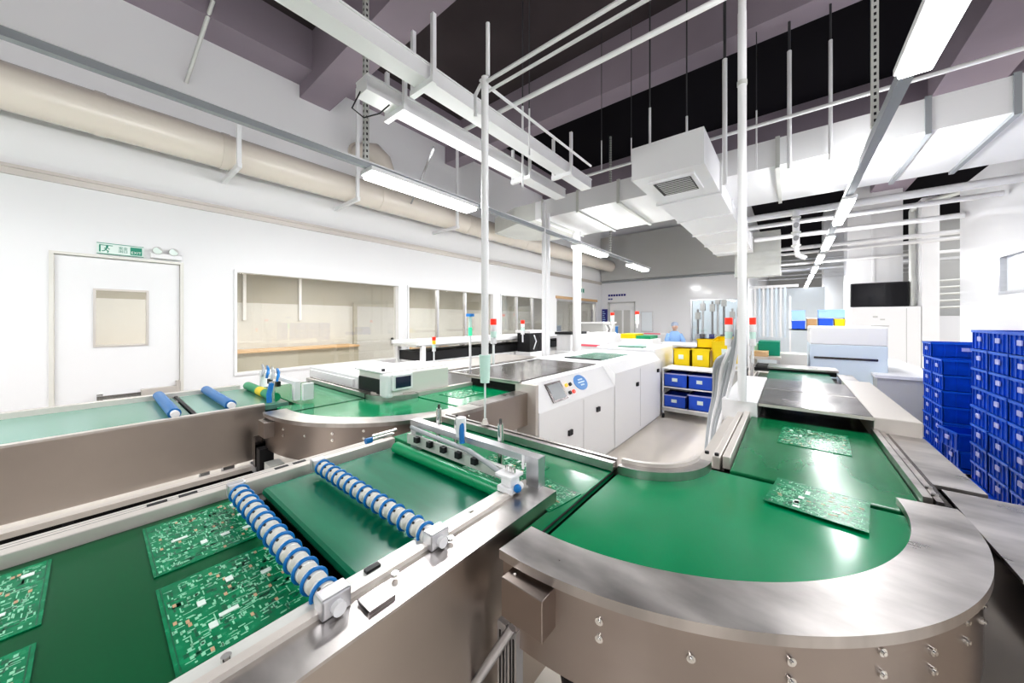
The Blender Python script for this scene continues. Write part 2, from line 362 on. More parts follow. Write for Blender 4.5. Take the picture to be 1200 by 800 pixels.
# cable tray with light fittings, left
t = thing('lighting_trunking', 'long thin grey lighting trunking above the left conveyors', 'trunking', (-2.93,2,2.97))
B('channel','grey_tray',t,(-2.955,-2.905,-4,9.5,2.955,3.0)); B('cap','wall_white',t,(-2.965,-2.895,-4,9.5,3.0,3.012))
def fixture(name,label,x0,x1,y0,y1,z,m='tube_lamp',group=None):
    t = thing(name,label,'light',((x0+x1)/2,(y0+y1)/2,z),group)
    B('housing','white_paint',t,(x0,x1,y0,y1,z+.02,z+.06),bevel=.005)
    B('tube',m,t,(x0+.012,x1-.012,y0+.02,y1-.02,z-.015,z+.02),bevel=.01); return t
G1 = 'tube lights on the left lighting trunking'
for y0,y1,l in ((-3.9,-2.6,'behind the camera position'),(-2.2,-.9,'just left of the frame'),(1.54,2.86,'nearest in the photo, over the left curve'),(5.37,6.6,'second along, before the duct'),(7.99,9.2,'farthest along, small')):
    fixture('tube_light','bright white tube light on the left trunking, '+l,-3.03,-2.83,y0,y1,2.895,group=G1)
# right light line
t = thing('lighting_trunking', 'grey lighting trunking above the right conveyor', 'trunking', (.52,6,3.0))
B('channel','grey_tray',t,(.49,.55,-4,24,2.985,3.06))
G2 = 'tube lights on the right lighting trunking'
fixture('tube_light','large bright tube light at the top right of the photo',.445,.595,1.35,2.80,2.925,group=G2)
fixture('tube_light','bright tube light behind the camera over the right conveyor',.445,.595,-2.6,-1.2,2.925,group=G2)
y = 5.3; i = 0
while y < 22:
    fixture('tube_light','%s tube light along the right trunking beyond the large near one'%ORD[i],.46,.58,y,y+1.25,2.925,'tube_lamp_far',G2); y += 2.0 if i else 2.2; i += 1
def area(x,y,z,sx,sy,w,rot=(0,0,0)):
    l = bpy.data.lights.new('lamp_and_fill','AREA'); l.shape='RECTANGLE'; l.size=sx; l.size_y=sy; l.energy=w
    o = bpy.data.objects.new('lamp_and_fill',l); COL.objects.link(o); o.location=(x,y,z); o.rotation_euler=rot; return o
for x,y,w in ((-2.93,-3.2,70),(-2.93,-1.5,90),(-2.93,2.2,95),(-2.93,6.0,95),(-2.93,8.6,90),(.52,-1.9,70),(.52,2.1,32),(.52,6,36),(.52,9,60),(.52,13,110),(.52,17,120),(.52,21,120)):
    area(x,y,2.86,.12,1.3,w*.50)
for y in (-3.2,-1.5,0.3,2.2,4.2,6.0,8.6): area(-3.06,y,2.93,.12,1.2,7,(0,PI/2*1.06,0))  # added side lamps turned to the left wall to lift its upper part
for y in (-3,-1.5,2.1,5,8): area(.52,y,3.02,.12,1.2,30,(PI,0,0))  # uplights added atop the right trunking for the upper surfaces
for y in (0.5,3,6,9.5): area(-7.0,y,2.55,.5,1.5,60)
area(-3.0,13.5,4.5,2.5,2.0,160)  # area light in the inner room, no fitting modelled
area(4.5,3.0,4.4,2.5,5,140); area(4.5,10.0,4.4,2.5,5,170)  # large area lights on the right, no fittings modelled
for y in (1.5,5,8,12): area(.60,y,2.95,.12,1.2,12,(0,-PI/2*1.0,0)); area(.44,y,2.95,.12,1.2,8,(0,PI/2,0))
for y in (2.2,6,8.6): area(-2.80,y,2.93,.12,1.2,10,(0,-PI/2,0))

# white cable trunkings
def trunking(label,x0,x1,y0,y1,z0,z1,hang,hz):
    t = thing('cable_trunking',label,'trunking',((x0+x1)/2,(y0+y1)/2,z0))
    B('channel','white_paint',t,(x0,x1,y0,y1,z0,z1)); B('lid','wall_white',t,(x0-.008,x1+.008,y0,y1,z1,z1+.012))
    for y in hang:
        B('cross_bar','white_paint',t,(x0-.06,x1+.06,y-.02,y+.02,z0-.04,z0))
        for x in (x0-.045,x1+.045): B('hanger','white_paint',t,(x-.014,x+.014,y-.014,y+.014,z0,hz))
    return t
trunking('long white cable trunking crossing the upper left of the photo, near one',-2.0,-1.867,-2.5,3.83,3.2,3.30,(1.42,3.25),3.62)
trunking('shorter white cable trunking behind and below the long near one',-2.42,-2.27,1.2,3.9,3.2,3.30,(1.47,3.05),3.55)

# air duct
t = thing('air_duct','big white rectangular air duct crossing under the dark ceiling','duct',(0,5.4,3.3))
q = M().box(-3.35,4.2,4.75,6.2,3.3,3.6); q.build('main_duct','white_paint',t)
for x in (-3.2,-2.55,-1.9,-.1,.97,1.44,2.2,3.1):
    B('flange','galv' if x<.5 else 'grey_tray',t,(x-.02,x+.02,4.735,6.215,3.27,3.615))
B('branch_duct','white_paint',t,(-1.33,-.635,3.7,9.4,3.11,3.46))
for y in (4.68,5.7,6.8,7.9,8.9): B('flange','white_paint',t,(-1.35,-.615,y-.02,y+.02,3.09,3.475))
g = B('diffuser','wall_white',t,(-1.2,-.75,3.85,4.35,3.085,3.112))
q = M()
for i in range(8): q.box(-1.15+.02,-.80,3.90+i*.052,3.925+i*.052,3.078,3.09)
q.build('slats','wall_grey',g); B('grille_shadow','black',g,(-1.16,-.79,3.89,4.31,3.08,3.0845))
# slanting stiffeners under duct
# left end of the duct: elbow down along wall
t = thing('duct_elbow','white duct elbow at the left end of the big rectangular duct','duct',(-3.7,5.4,3.3))
M().prism([(-3.352,4.75),(-3.352,6.2),(-3.9,6.2),(-4.35,5.9),(-4.5,5.4),(-4.5,5.0),(-3.8,4.75)],3.3,3.6).build('elbow','galv',t)
B('flange','galv',t,(-4.45,-4.41,5.0,5.6,3.29,3.61))

# sprinkler and conduit pipes
def pipe(label,pts,r,m='white_paint',name='conduit_pipe',cat='pipe'):
    return tag(M().tube(pts,r,10).build(name,m),label,cat)
pipe('thin white sprinkler pipe running across in front of the big duct',[(-2.3,4.3,3.59),(4.2,4.3,3.59)],.018)
pipe('upper of two white pipes running right from the left standing pole',[(-1.44,1.43,2.80),(-1.44,1.43,2.93),(-1.40,1.43,2.97),(3.0,1.43,2.97)],.011)
pipe('companion pipe just behind the upper white pipe',[(-1.40,1.475,2.95),(3.0,1.475,2.95)],.009)
pipe('lower of two white pipes running right from the left standing pole',[(-2.45,2.14,3.332),(3.4,2.14,3.332)],.018)
pipe('short white pipe running away from the left standing pole under the ceiling',[(-1.42,1.45,3.02),(-1.42,2.9,3.02)],.010)
pipe('grey stub pipe reaching from the short trunking to the wall',[(-2.43,1.9,3.12),(-4.78,3.28,3.5)],.012,'rod_grey')
for i,(yy,z,r) in enumerate([(7.0,3.3,.07),(7.6,3.28,.05),(8.9,3.3,.06),(10.2,3.25,.06),(11.3,3.3,.05),(12.6,3.2,.05),(14,3.2,.06)]):
    tag(M().cyl((-.58 if yy<11.9 else -.5,yy,z),(2.2 if yy<9.4 else 4.2,yy,z),r*.75,14).build('service_pipe','white_paint'),'%s white service pipe beyond the big duct, counted from the near side'%ORD[i],'pipe','service pipes beyond the duct')
for i in range(6):
    z = 3.05+i*.13
    tag(M().cyl((-.9,15.5,z),(3.5,15.5,z),.02,8).build('rail_pipe','white_paint'),'%s thin rail from the bottom in the far overhead rack'%ORD[i],'pipe','thin rails of the far overhead rack')
t = thing('junction_duct','grey square duct box under the big duct beside the thick pole','duct',(-.3,9.6,2.9))
B('box','galv',t,(-1.0,-.15,9.55,10.1,2.62,3.6)); B('flange','galv',t,(-1.02,-.13,9.53,9.55,2.60,2.64))
t = thing('pipe_valve','white pipe riser with valve hanging below the big duct','valve',(0,7.0,2.9))
M().cyl((.08,6.86,2.72),(.08,6.86,3.29),.045,14).build('body','white_paint',t)
M().tube([(.08,6.86,2.72),(.1,6.86,2.6),(.2,6.86,2.54)],.035,10).build('outlet','white_paint',t)
for z in (3.05,2.85): M().cyl((.08,6.80,z),(.08,6.74,z),.035,12).build('hand_wheel','rod_grey',t)
for z in (3.18,2.95,2.75): M().cyl((.08,6.86,z-.012),(.08,6.86,z+.012),.062,14).build('flange','galv',t)

# hanger rods  (x, y, z bottom, z of paint change, material, description)
rods = [(-1.2,3.9,3.47,3.95,.014,'left of two white rods above the air diffuser box'),
        (-.86,4.05,3.47,3.8,.012,'short grey rod behind the air diffuser box'),
        (-.5,3.98,2.95,4.2,.022,'thick white rod just right of the air diffuser box'),
        (0.0,4.66,3.2,4.45,.02,'white rod in front of the big duct, right of the tall pole'),
        (.32,4.66,3.2,4.4,.016,'dark topped rod in front of the big duct, second from the tall pole'),
        (-.28,4.6,3.25,3.9,.008,'thin dark rod just right of the tall pole'),
        (-1.95,4.3,3.6,4.0,.008,'thin rod above the sprinkler pipe, left one'),
        (-1.55,4.3,3.6,3.9,.008,'thin rod above the sprinkler pipe, right one'),
        (-1.72,2.35,3.0,3.4,.008,'thin long rod between the two white trunkings'),
        (-2.18,2.86,3.0,3.85,.012,'white rod behind the near trunking, by the short cross pipe')]
for x,y,z,zc,r,l in rods:
    t = thing('hanger_rod',l,'rod',(x,y,z)); M().cyl((x,y,z),(x,y,zc),r,8).build('painted_length','white_paint',t)
    M().cyl((x,y,zc),(x,y,CZ),r*.6,8).build('dark_length','dark_rod',t)
def perforated(label,x,y,z0,z1):
    t = thing('perforated_strut',label,'strut',(x,y,z0))
    B('channel','galv',t,(x-.02,x+.02,y-.02,y+.02,z0,z1)); q = M(); z = z0+.03
    while z < z1-.03: q.box(x-.007,x+.007,y-.0215,y-.0205,z,z+.022); q.box(x+.0205,x+.0215,y-.007,y+.007,z,z+.022); z += .05
    q.build('slots','black',t)
perforated('perforated strut hanging the right light trunking',.50,3.73,3.06,CZ)
perforated('perforated strut hanging the left light trunking above the near tube light',-2.93,1.54,3.012,CZ)
perforated('perforated strut at far end of the left light trunking',-2.93,6.9,3.012,CZ)
pipe('grey slanted rod crossing the pale wall at the upper left',[(-5.38,.682,4.325),(-4.88,.835,5.09)],.02,'galv','hanger_rod','rod')
# wires looping at the start of the second trunking
pipe('thin black cable looping below the start of the shorter trunking',[(-2.36,1.2,3.22),(-2.4,1.16,3.1),(-2.35,1.22,3.04),(-2.28,1.3,3.08),(-2.25,1.36,3.16)],.005,'black','loop_cable','cable')

# ------------------------------------------------------------------ standing poles
def pole(label,x,y,z0,z1,r,foot=True):
    t = thing('service_pole',label,'pole',(x,y,z0))
    M().cyl((x,y,z0+.35),(x,y,z1),r,16).build('pole','white_paint',t)
    M().cyl((x,y,z0+.02),(x,y,z0+.35),.006,8).build('rod','white_paint',t)
    if foot: M().cyl((x,y,z0),(x,y,z0+.03),.022,12,.012).build('foot','rail_cream',t)
    return t
p = pole('tall white pole standing behind the near conveyor end bar',-1.363,1.43,1.0,3.0,.021)
M().cyl((-1.363,1.43,1.24),(-1.363,1.43,1.40),.026,16,.034).build('cup','mint',p)
M().cyl((-1.34,1.43,3.0),(-1.34,1.43,3.3),.012,8).build('top_rod','white_paint',p)
p = thing('service_pole','tall thick white pole left of the right conveyor','pole',(-.25,2.8,1.0))
M().cyl((-.25,2.8,1.05),(-.25,2.8,3.7),.026,20).build('pole','white_paint',p)
M().cyl((-.25,2.8,3.7),(-.25,2.8,CZ),.024,20).build('upper_pole','white_paint',p)
M().cyl((-.25,2.8,3.2),(-.25,2.8,3.23),.03,20).build('collar','galv',p)
def stack_light(label,x,y,z,h=.16,r=.016,mid='wall_white'):
    t = thing('signal_tower',label,'signal light',(x,y,z)); k = h/4
    for i,m in enumerate(('white_paint','mint',mid,'red')):
        M().cyl((x,y,z+i*k),(x,y,z+i*k+k*.94),r,14).build(('base','green_lens','middle_lens','red_lens')[i],m,t)
    M().cyl((x,y,z-.12),(x,y,z),r*.4,8).build('stem','white_paint',t)
stack_light('red topped signal light left of the thick white pole',-.335,2.86,1.42,.2,.024)
stack_light('red topped signal light right of the thick white pole',-.20,2.93,1.42,.2,.02)
stack_light('red and yellow signal light on the small cream machine',-2.66,2.08,1.30,.14,.018,'amber')
stack_light('red topped signal light beside the tall white pole',-1.36,1.5,1.46,.15,.018)
stack_light('small red signal light among the back machines',-3.2,4.2,1.38,.22,.03)
stack_light('red signal light near the end wall, left one',-3.6,8.6,1.5,.3,.05)
stack_light('red signal light near the end wall, right one',-3.3,9.6,1.5,.35,.055)
t = thing('signal_tower','slim signal light with teal lens and flat blue top left of the tall white pole','signal light',(-2.72,2.62,1.06))
M().cyl((-2.72,2.62,1.06),(-2.72,2.62,1.43),.014,12).build('stem','white_paint',t); M().cyl((-2.72,2.62,1.43),(-2.72,2.62,1.52),.022,14).build('teal_lens','green_lamp',t)
M().cyl((-2.72,2.62,1.52),(-2.72,2.62,1.64),.018,14).build('clear_lens','mint',t); M().cyl((-2.72,2.62,1.64),(-2.72,2.62,1.67),.045,18).build('blue_top','logo_blue',t)
for i,(x,y,r,z1,l) in enumerate([(-3.0,4.6,.036,3.3,'white column pipe left of the back machines'),(-3.18,5.9,.08,3.3,'thick white round column among the back machines'),(-2.93,4.38,.03,3.4,'slim white column pipe among the back machines')]):
    tag(M().cyl((x,y,0),(x,y,z1),r,20).build('column_pipe','white_paint'),l,'column')
# grey hoses falling left of right conveyor
for i in range(6):
    a = i*.05
    pts = [(-.272-.004*i,2.83+.012*i,1.62-.05*i),(-.30-.022*i,2.86,1.30),(-.35-.022*i,2.84+a,1.02),(-.39-.018*i,2.74+a,.80),(-.40-.012*i,2.55+a*.5,.40),(-.38-.012*i,2.40+.05*i,.02)]
    sp = []
    for k in range(len(pts)-1):
        P0,P1,P2,P3 = [Vector(pts[max(0,min(len(pts)-1,k+j))]) for j in (-1,0,1,2)]
        for u in range(6):
            w = u/6; sp.append(.5*((2*P1)+(P2-P0)*w+(2*P0-5*P1+4*P2-P3)*w*w+(3*P1-P0-3*P2+P3)*w**3))
    sp.append(Vector(pts[-1]))
    tag(M().tube(sp,.011+.003*(i%2),8).build('air_hose','cable_grey' if i%3 else 'wall_white'),'%s grey hose from the left in the bundle falling from the thick pole'%ORD[i],'hose','hose bundle by the thick pole')

# ------------------------------------------------------------------ main conveyor (near)
BZ = .95
t = thing('belt_conveyor','near stainless conveyor carrying circuit boards toward the curve','conveyor',(-1.17,0,0))
B('belt','belt_dark',t,(-1.60,-.80,-3.0,.385,.93,BZ),bevel=.01)
B('belt','belt_teal',t,(-1.56,-.80,.405,.985,.93,.963),bevel=.015)
B('side_panel','steel',t,(-.66,-.645,-3.0,1.045,.42,.985))
B('end_panel','steel',t,(-.80,-.66,1.03,1.045,.42,.985))
B('top_plate','steel_plate',t,(-.785,-.645,-3.0,1.045,.985,.992))
B('inner_rail','galv',t,(-.80,-.765,-3.0,1.0,.94,.998)); B('edge_gap','black',t,(-.769,-.765,-3.0,.98,.9921,.9985)); B('guide_rail','rail_cream',t,(-.764,-.742,-.6,.92,.992,1.004))
B('far_frame','rail_cream',t,(-1.635,-1.60,-3.0,1.0,.90,.985),(-1.66,-1.637,-3.0,1.0,.86,.975),(-1.76,-1.70,-3.0,1.0,.86,.955),bevel=.003)
for x in (-1.644,-1.652,-1.72,-1.74): B('groove','rod_grey',t,(x-.001,x+.001,-3.0,1.0,(.9752 if x>-1.7 else .955),(.9757 if x>-1.7 else .9556)))
B('far_ledge','galv',t,(-1.70,-1.66,-3.0,1.0,.84,.92))
B('belt_bed','steel_dark',t,(-1.60,-.80,-3.0,1.0,.86,.925))
for y in (-1.6,-.5,.55):
    for x in (-1.62,-.74): B('leg','aluminium',t,(x-.03,x+.03,y-.03,y+.03,0,.86))
for x,y in ((-.775,-.2),(-.775,.15),(-.72,.45),(-.72,.62),(-.775,.75)):
    M().cyl((x,y,.998),(x,y,1.006),.008,10).build('bolt','chrome',t)
B('sensor_plate','black',t,(-.79,-.775,.41,.445,.998,1.005)); B('latch','steel_dark',t,(-.72,-.67,.36,.42,.992,1.0)); B('latch','steel_dark',t,(-1.70,-1.66,.38,.44,.92,.935))
for y in (.12,.2,.5,.57): B('slot','black',t,(-1.74,-1.72,y,y+.05,.955,.957))
# ring rollers
def ring_roller(label,y,n,z=1.005):
    r = thing('ring_roller',label,'roller',(-1.12,y,z),'blue ringed hold down rollers')
    M().cyl((-1.50,y,z),(-.735,y,z),.012,12).build('shaft','white_paint',r)
    for i in range(n):
        x = -1.465+i*(.675/(n-1))
        k = M(); R, q, N = .0265, .0042, 20; vs = []; fs = []
        for a in range(N):
            for b in range(8):
                A, C = 2*PI*a/N, 2*PI*b/8; rr = R+q*math.cos(C); vs.append((x+q*1.2*math.sin(C), y+rr*math.cos(A), z+rr*math.sin(A)))
        fs = [(a*8+b,a*8+(b+1)%8,((a+1)%N)*8+(b+1)%8,((a+1)%N)*8+b) for a in range(N) for b in range(8)]
        k.add(vs,fs,True); o = k.build('ring','blue_ring',r)
        h = M().cyl((x-.015,y,z),(x+.015,y,z),.0235,18).cyl((x+.015,y,z),(x+.019,y,z),.0235,18,.013); h.build('hub','cream_paint',o)
        M().cyl((x+.010,y-.0135,z+.019),(x+.010,y-.0150,z+.0212),.0035,8).build('set_screw','black',o)
    B('end_block','aluminium',r,(-.765,-.725,y-.03,y+.03,.992,1.035),bevel=.004); M().cyl((-.725,y,z+.004),(-.712,y,z+.004),.014,12).build('cap','white_paint',r)
    B('end_block','aluminium',r,(-1.53,-1.50,y-.025,y+.025,.985,1.03),bevel=.004)
ring_roller('row of blue rubber rings on white hubs over the circuit boards, nearer one',.32,14)
ring_roller('row of blue rubber rings on white hubs over the bare teal belt, farther one',.589,15)
# end bar assembly
e = thing('sensor_gantry','aluminium gantry with hoses at the far end of the near conveyor','gantry',(-1.1,1.04,.95))
B('cross_bar','aluminium',e,(-1.48,-.70,1.01,1.055,1.075,1.10)); B('leg','aluminium',e,(-.755,-.70,1.012,1.053,.992,1.075)); B('leg','aluminium',e,(-1.48,-1.435,1.012,1.053,.95,1.075))
M().cyl((-1.47,.925,.987),(-.79,.925,.987),.026,24).build('green_roller','roller_green',e)
B('clamp_rail','galv',e,(-1.44,-.80,.965,.985,1.005,1.05))
for i in range(5): B('clip','black',e,(-1.36+i*.095,-1.335+i*.095,.945,.965,1.03,1.055))
M().tube([(-1.44,.99,1.075),(-1.30,.975,1.075),(-1.15,.975,1.07),(-1.02,.975,1.065),(-.90,.96,1.05),(-.80,.95,1.03)],.010,8).build('air_tube','cable_grey',e)
for x,h in ((-1.33,1.17),(-1.20,1.14),(-.93,1.17)):
    M().cyl((x,1.07,.98),(x,1.07,h),.013,14).build('cylinder','chrome',e); M().cyl((x,1.07,h),(x,1.07,h+.02),.006,8).build('fitting','steel_dark',e)
M().tube([(-1.09,1.0,1.16),(-1.08,.99,1.12),(-1.07,.985,1.08)],.011,8).build('blue_tube','blue_ring',e)
M().cyl((-1.10,1.005,1.10),(-1.10,1.005,1.18),.022,14).build('regulator','white_paint',e)
B('clamp_block','white_paint',e,(-.80,-.735,.90,.97,1.0,1.02),(-.79,-.745,.91,.96,1.02,1.05),(-.81,-.735,.90,.97,1.05,1.062),bevel=.003)
for x in (-.785,-.765,-.75): M().cyl((x,.935,1.062),(x,.935,1.082),.0055,8).build('screw','chrome',e)
M().ball((-.727,.925,1.02),.014).build('knob','blue_ring',e); M().ball((-.74,.955,1.015),.014).build('knob','white_paint',e)
B('label_card','white_paint',e,(-.755,-.745,.985,.988,1.06,1.11))
for x,y0,y1,z in ((-1.60,.86,.99,1.01),(-1.575,.86,.99,1.035)):
    M().cyl((x,y0,z),(x,y1,z),.008,10).build('guide_rod','chrome',e)
M().cyl((-1.60,.84,1.01),(-1.60,.87,1.01),.014,10).build('rod_fitting','blue_ring',e)

# ------------------------------------------------------------------ circuit boards
def board(label,x0,x1,y0,y1,z,seed,rz=0,group='circuit boards on the near conveyor'):
    rnd = random.Random(seed); w, h = x1-x0, y1-y0; cx, cy = (x0+x1)/2, (y0+y1)/2
    t = thing('circuit_board',label,'circuit board',(cx,cy,z),group)
    B('board','pcb',t,(x0,x1,y0,y1,z+.0005,z+.003))
    q = M(); used = []
    for i in range(int(5600*w*h)):
        a, b = rnd.choice([(.012,.003),(.003,.012),(.006,.003),(.018,.002),(.002,.015),(.004,.004),(.009,.006)])
        x = rnd.uniform(x0+.008,x1-.008-a); y = rnd.uniform(y0+.008,y1-.008-b)
        if rnd.random() < .35 and math.sin((x-x0)*40)*math.cos((y-y0)*33) > .3: continue
        q.box(x,x+a,y,y+b,z+.0029,z+.0034)
    q.build('pads','pcb_pads',t)['kind'] = 'stuff'
    q = M()
    for i in range(int(1500*w*h)):
        a, b = rnd.choice([(.012,.008),(.02,.004),(.006,.02),(.01,.01)])
        x = rnd.uniform(x0+.008,x1-.008-a); y = rnd.uniform(y0+.008,y1-.008-b); q.box(x,x+a,y,y+b,z+.0029,z+.0032)
    q.build('dark_traces','pcb_dark',t)['kind'] = 'stuff'
    q = M()
    for i in range(int(260*w*h)):
        x = rnd.uniform(x0+.01,x1-.02); y = rnd.uniform(y0+.01,y1-.02); q.box(x,x+.012,y,y+.006,z+.0029,z+.0036)
    q.build('copper_pads','pcb_copper',t)['kind'] = 'stuff'
    for i in range(6 if w*h > .04 else 2):
        x = rnd.uniform(x0+.02,x1-.04); y = rnd.uniform(y0+.02,y1-.04); a, b = rnd.choice([(.016,.02),(.02,.014),(.012,.034)])
        B('chip','pcb_white',t,(x,x+a,y,y+b,z+.0029,z+.005))
    for s_ in (0,1): B('edge_slot','pcb_dark',t,(x0+.004,x1-.004,(y0+.006 if s_==0 else y1-.008),(y0+.008 if s_==0 else y1-.006),z+.0029,z+.0033))
    t.rotation_euler = (0,0,rz); return t
board('circuit board partly under the near ring roller, toward the left rail',-1.553,-1.238,.098,.375,BZ,1)
board('circuit board partly under the near ring roller, toward the steel side',-1.178,-.862,.096,.372,BZ,2)
board('circuit board cut by the left edge of the photo, upper one',-1.553,-1.238,-.345,-.068,BZ,3)
board('circuit board in the bottom left corner of the photo',-1.175,-.86,-.345,-.070,BZ,4)

# ------------------------------------------------------------------ curve conveyor unit (built twice)
def curve_unit(label, ox, oy, lab2, crossx0, near, xe=-.64, yi=1.06):
    cx, cy = -.563+ox, 1.70+oy; z = BZ
    t = thing('curve_conveyor',label,'conveyor',(cx,cy,0))
    M().sector(cx,cy,.26,.865,-90,0,.925,z,60).build('curved_belt','belt_green',t)
    LP = [(crossx0,yi),(xe,yi),(xe,cy-.86),(cx-.028,cy-.86),(cx-.028,cy-.27),(crossx0,cy-.27)]
    M().prism(LP,.925,z).build('cross_belt','belt_green',t,.004)
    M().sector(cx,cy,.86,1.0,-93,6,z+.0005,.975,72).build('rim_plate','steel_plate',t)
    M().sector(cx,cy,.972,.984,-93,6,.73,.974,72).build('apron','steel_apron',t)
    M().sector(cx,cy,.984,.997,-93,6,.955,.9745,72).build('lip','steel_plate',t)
    M().sector(cx,cy,.255,.30,-90,0,z+.0005,.985,40).build('inner_rim','steel_plate',t)
    M().sector(cx,cy,.235,.255,-90,0,.80,1.0,40).build('inner_guard','rail_cream',t)
    B('inner_rail','steel_plate',t,(crossx0,cx-.02,cy-.30,cy-.27,.955,.99),(crossx0,cx-.02,cy-.262,cy-.245,.955,.995))
    B('inner_skirt','steel',t,(crossx0,cx,cy-.25,cy-.24,.55,.955))
    M().sector(cx,cy,.30,.97,-90,0,.86,.924,40).build('bed','steel_dark',t)
    M().prism([(crossx0,yi),(xe,yi),(xe,cy-.86),(cx,cy-.86),(cx,cy-.26),(crossx0,cy-.26)],.86,.924).build('bed','steel_dark',t)
    B('joint_gap','gap_black',t,(cx-.028,cx-.022,cy-.86,cy-.27,z-.002,z+.0008))
    # square junction box and bracket at the start of the apron
    j = B('junction_box','steel_apron',t,(cx-.012,cx+.114,cy-1.036,cy-.975,.84,.94),bevel=.002)
    M().cyl((cx+.012,cy-1.01,.94),(cx+.012,cy-1.01,.944),.004,8).build('screw','chrome',j)
    for i,(a,zz) in enumerate([(-86,.90),(-86,.86),(-77,.905),(-77,.865),(-66,.885),(-55,.91),(-55,.87),(-44,.925),(-44,.88),(-36,.90),(-36,.86),(-28,.925),(-28,.88),(-20,.91),(-20,.87),(-12,.93),(-12,.89),(-4,.93),(-4,.89),(-2,.955)]):
        r_ = math.radians(a); c, s_ = math.cos(r_), math.sin(r_)
        b = M().cyl((cx+.984*c,cy+.984*s_,zz),(cx+.989*c,cy+.989*s_,zz),.009,12).cyl((cx+.989*c,cy+.989*s_,zz),(cx+.993*c,cy+.993*s_,zz),.0045,6).build('bolt','chrome',t)
    for a in (-61,-60):
        r_ = math.radians(a); c, s_ = math.cos(r_), math.sin(r_)
        M().cyl((cx+.996*c,cy+.996*s_,.965),(cx+.9985*c,cy+.9985*s_,.965),.0035,8).build('rivet_hole','black',t)
    for a in (-80,-45,-8):
        r_ = math.radians(a); x, y = cx+.80*math.cos(r_), cy+.80*math.sin(r_)
        B('leg','aluminium',t,(x-.03,x+.03,y-.03,y+.03,0,.86))
    return t
curve_unit('large curved stainless conveyor with green belt in the foreground',0,0,'',-1.72,True)
u2 = curve_unit('smaller looking curved conveyor at the middle left behind the near one',-2.16,0.03,'',-3.97,False,-2.97,1.0)
# profile stand below near curve
t = thing('profile_stand','slanted and upright aluminium profiles under the near curve','stand',(-.62,.72,0))
q = M(); 
for x in (-.62,-.585): q.box(x,x+.03,.70,.73,0,.78)
q.build('upright','aluminium',t)
M().tube([(-.56,.69,.80),(-.74,.55,.45)],.012,6).build('brace','aluminium',t)
q = M().box(-.612,-.608,.698,.6995,.02,.76).box(-.60,-.596,.698,.6995,.02,.76).box(-.576,-.572,.698,.6995,.02,.76).box(-.566,-.562,.698,.6995,.02,.76); q.build('grooves','black',t)
t = thing('drive_motor','black drive motor hanging under the near curve','motor',(-.4,.86,.6))
M().cyl((-.47,.83,.70),(-.40,.78,.60),.04,16).build('housing','black_gloss',t); M().cyl((-.395,.775,.595),(-.385,.77,.585),.03,16).build('cap','chrome',t)
B('mount','steel_dark',t,(-.50,-.38,.84,.90,.62,.86))
t = thing('leveling_clamp','dark clamp with shiny bolts below the near curve apron','clamp',(-.29,.82,.7))
B('body','black',t,(-.33,-.27,.78,.84,.68,.73),bevel=.005); M().cyl((-.30,.775,.70),(-.30,.765,.70),.014,10).build('bolt','chrome',t); M().cyl((-.30,.80,.73),(-.30,.80,.86),.006,8).build('stem','chrome',t)

board('circuit board on the cross belt behind the sensor gantry',-1.12,-.82,1.02,1.27,BZ,5,group='circuit boards on the curve')
board('circuit board lying across the seam right of the gantry',-.83,-.615,.99,1.17,BZ,6,-.15,group='circuit boards on the curve')
board('circuit board lying across the near curve and the right straight belt',-.055,.205,1.49,1.745,.958,7,-.14,group='circuit boards on the right belts')

# ------------------------------------------------------------------ right straight conveyor
t = thing('belt_conveyor','right stainless conveyor running away under a dark cover','conveyor',(.1,3.6,0))
B('belt','belt_straight',t,(-.20,.36,1.735,2.80,.925,.953),bevel=.006)
B('belt','belt_teal',t,(-.20,.36,4.05,5.5,.925,.957))
B('side_rail','steel_plate',t,(.362,.385,1.83,2.8,.93,.985),(.392,.41,1.83,2.8,.93,.978)); B('rail_groove','steel_dark',t,(.41,.43,1.83,2.8,.93,.965))
B('outer_plate','steel_plate',t,(.43,.56,2.05,2.8,.95,.966)); B('outer_plate','steel_plate',t,(.43,.56,4.4,5.5,.95,.966)); B('outer_panel','rail_cream',t,(.548,.56,2.05,5.5,.55,.95))
B('left_rail','rail_cream',t,(-.235,-.205,1.80,2.8,.93,.985),(-.275,-.245,1.80,2.8,.90,.975),bevel=.003)
B('left_panel','rail_cream',t,(-.34,-.325,1.80,5.5,.45,.93)); B('left_ledge','rail_cream',t,(-.325,-.275,1.80,2.8,.90,.93))
for x,y in ((-.30,1.82),(-.26,1.82),(.40,1.88),(.40,1.95)): M().cyl((x,y,.975),(x,y,.986),.009,10).build('bolt','black' if x<0 else 'chrome',t)
cv = B('tunnel_cover','steel_dark',t,(-.16,.372,2.80,3.42,1.035,1.05),(-.16,.372,3.43,4.05,1.035,1.05),bevel=.003)
B('cover_lip','rail_cream',cv,(-.16,.372,2.793,2.80,1.03,1.048)); B('cover_seam','chrome',cv,(-.16,.372,3.42,3.43,1.04,1.052))
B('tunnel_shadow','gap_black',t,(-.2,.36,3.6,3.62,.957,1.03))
B('side_box','rail_cream',t,(.372,.555,2.80,4.35,.90,1.05),bevel=.006); B('side_box','wall_white',t,(-.37,-.165,2.80,4.1,.90,1.05),bevel=.006)
B('bed','steel_dark',t,(-.30,.54,1.80,5.5,.84,.92))
for y in (2.3,3.5,4.9):
    for x in (-.26,.50): B('leg','aluminium',t,(x-.03,x+.03,y-.03,y+.03,0,.84))
B('end_cover','steel_plate',t,(-.22,.45,5.5,5.9,.98,1.0)); B('end_slot','gap_black',t,(-.2,.43,5.49,5.5,.93,.98))
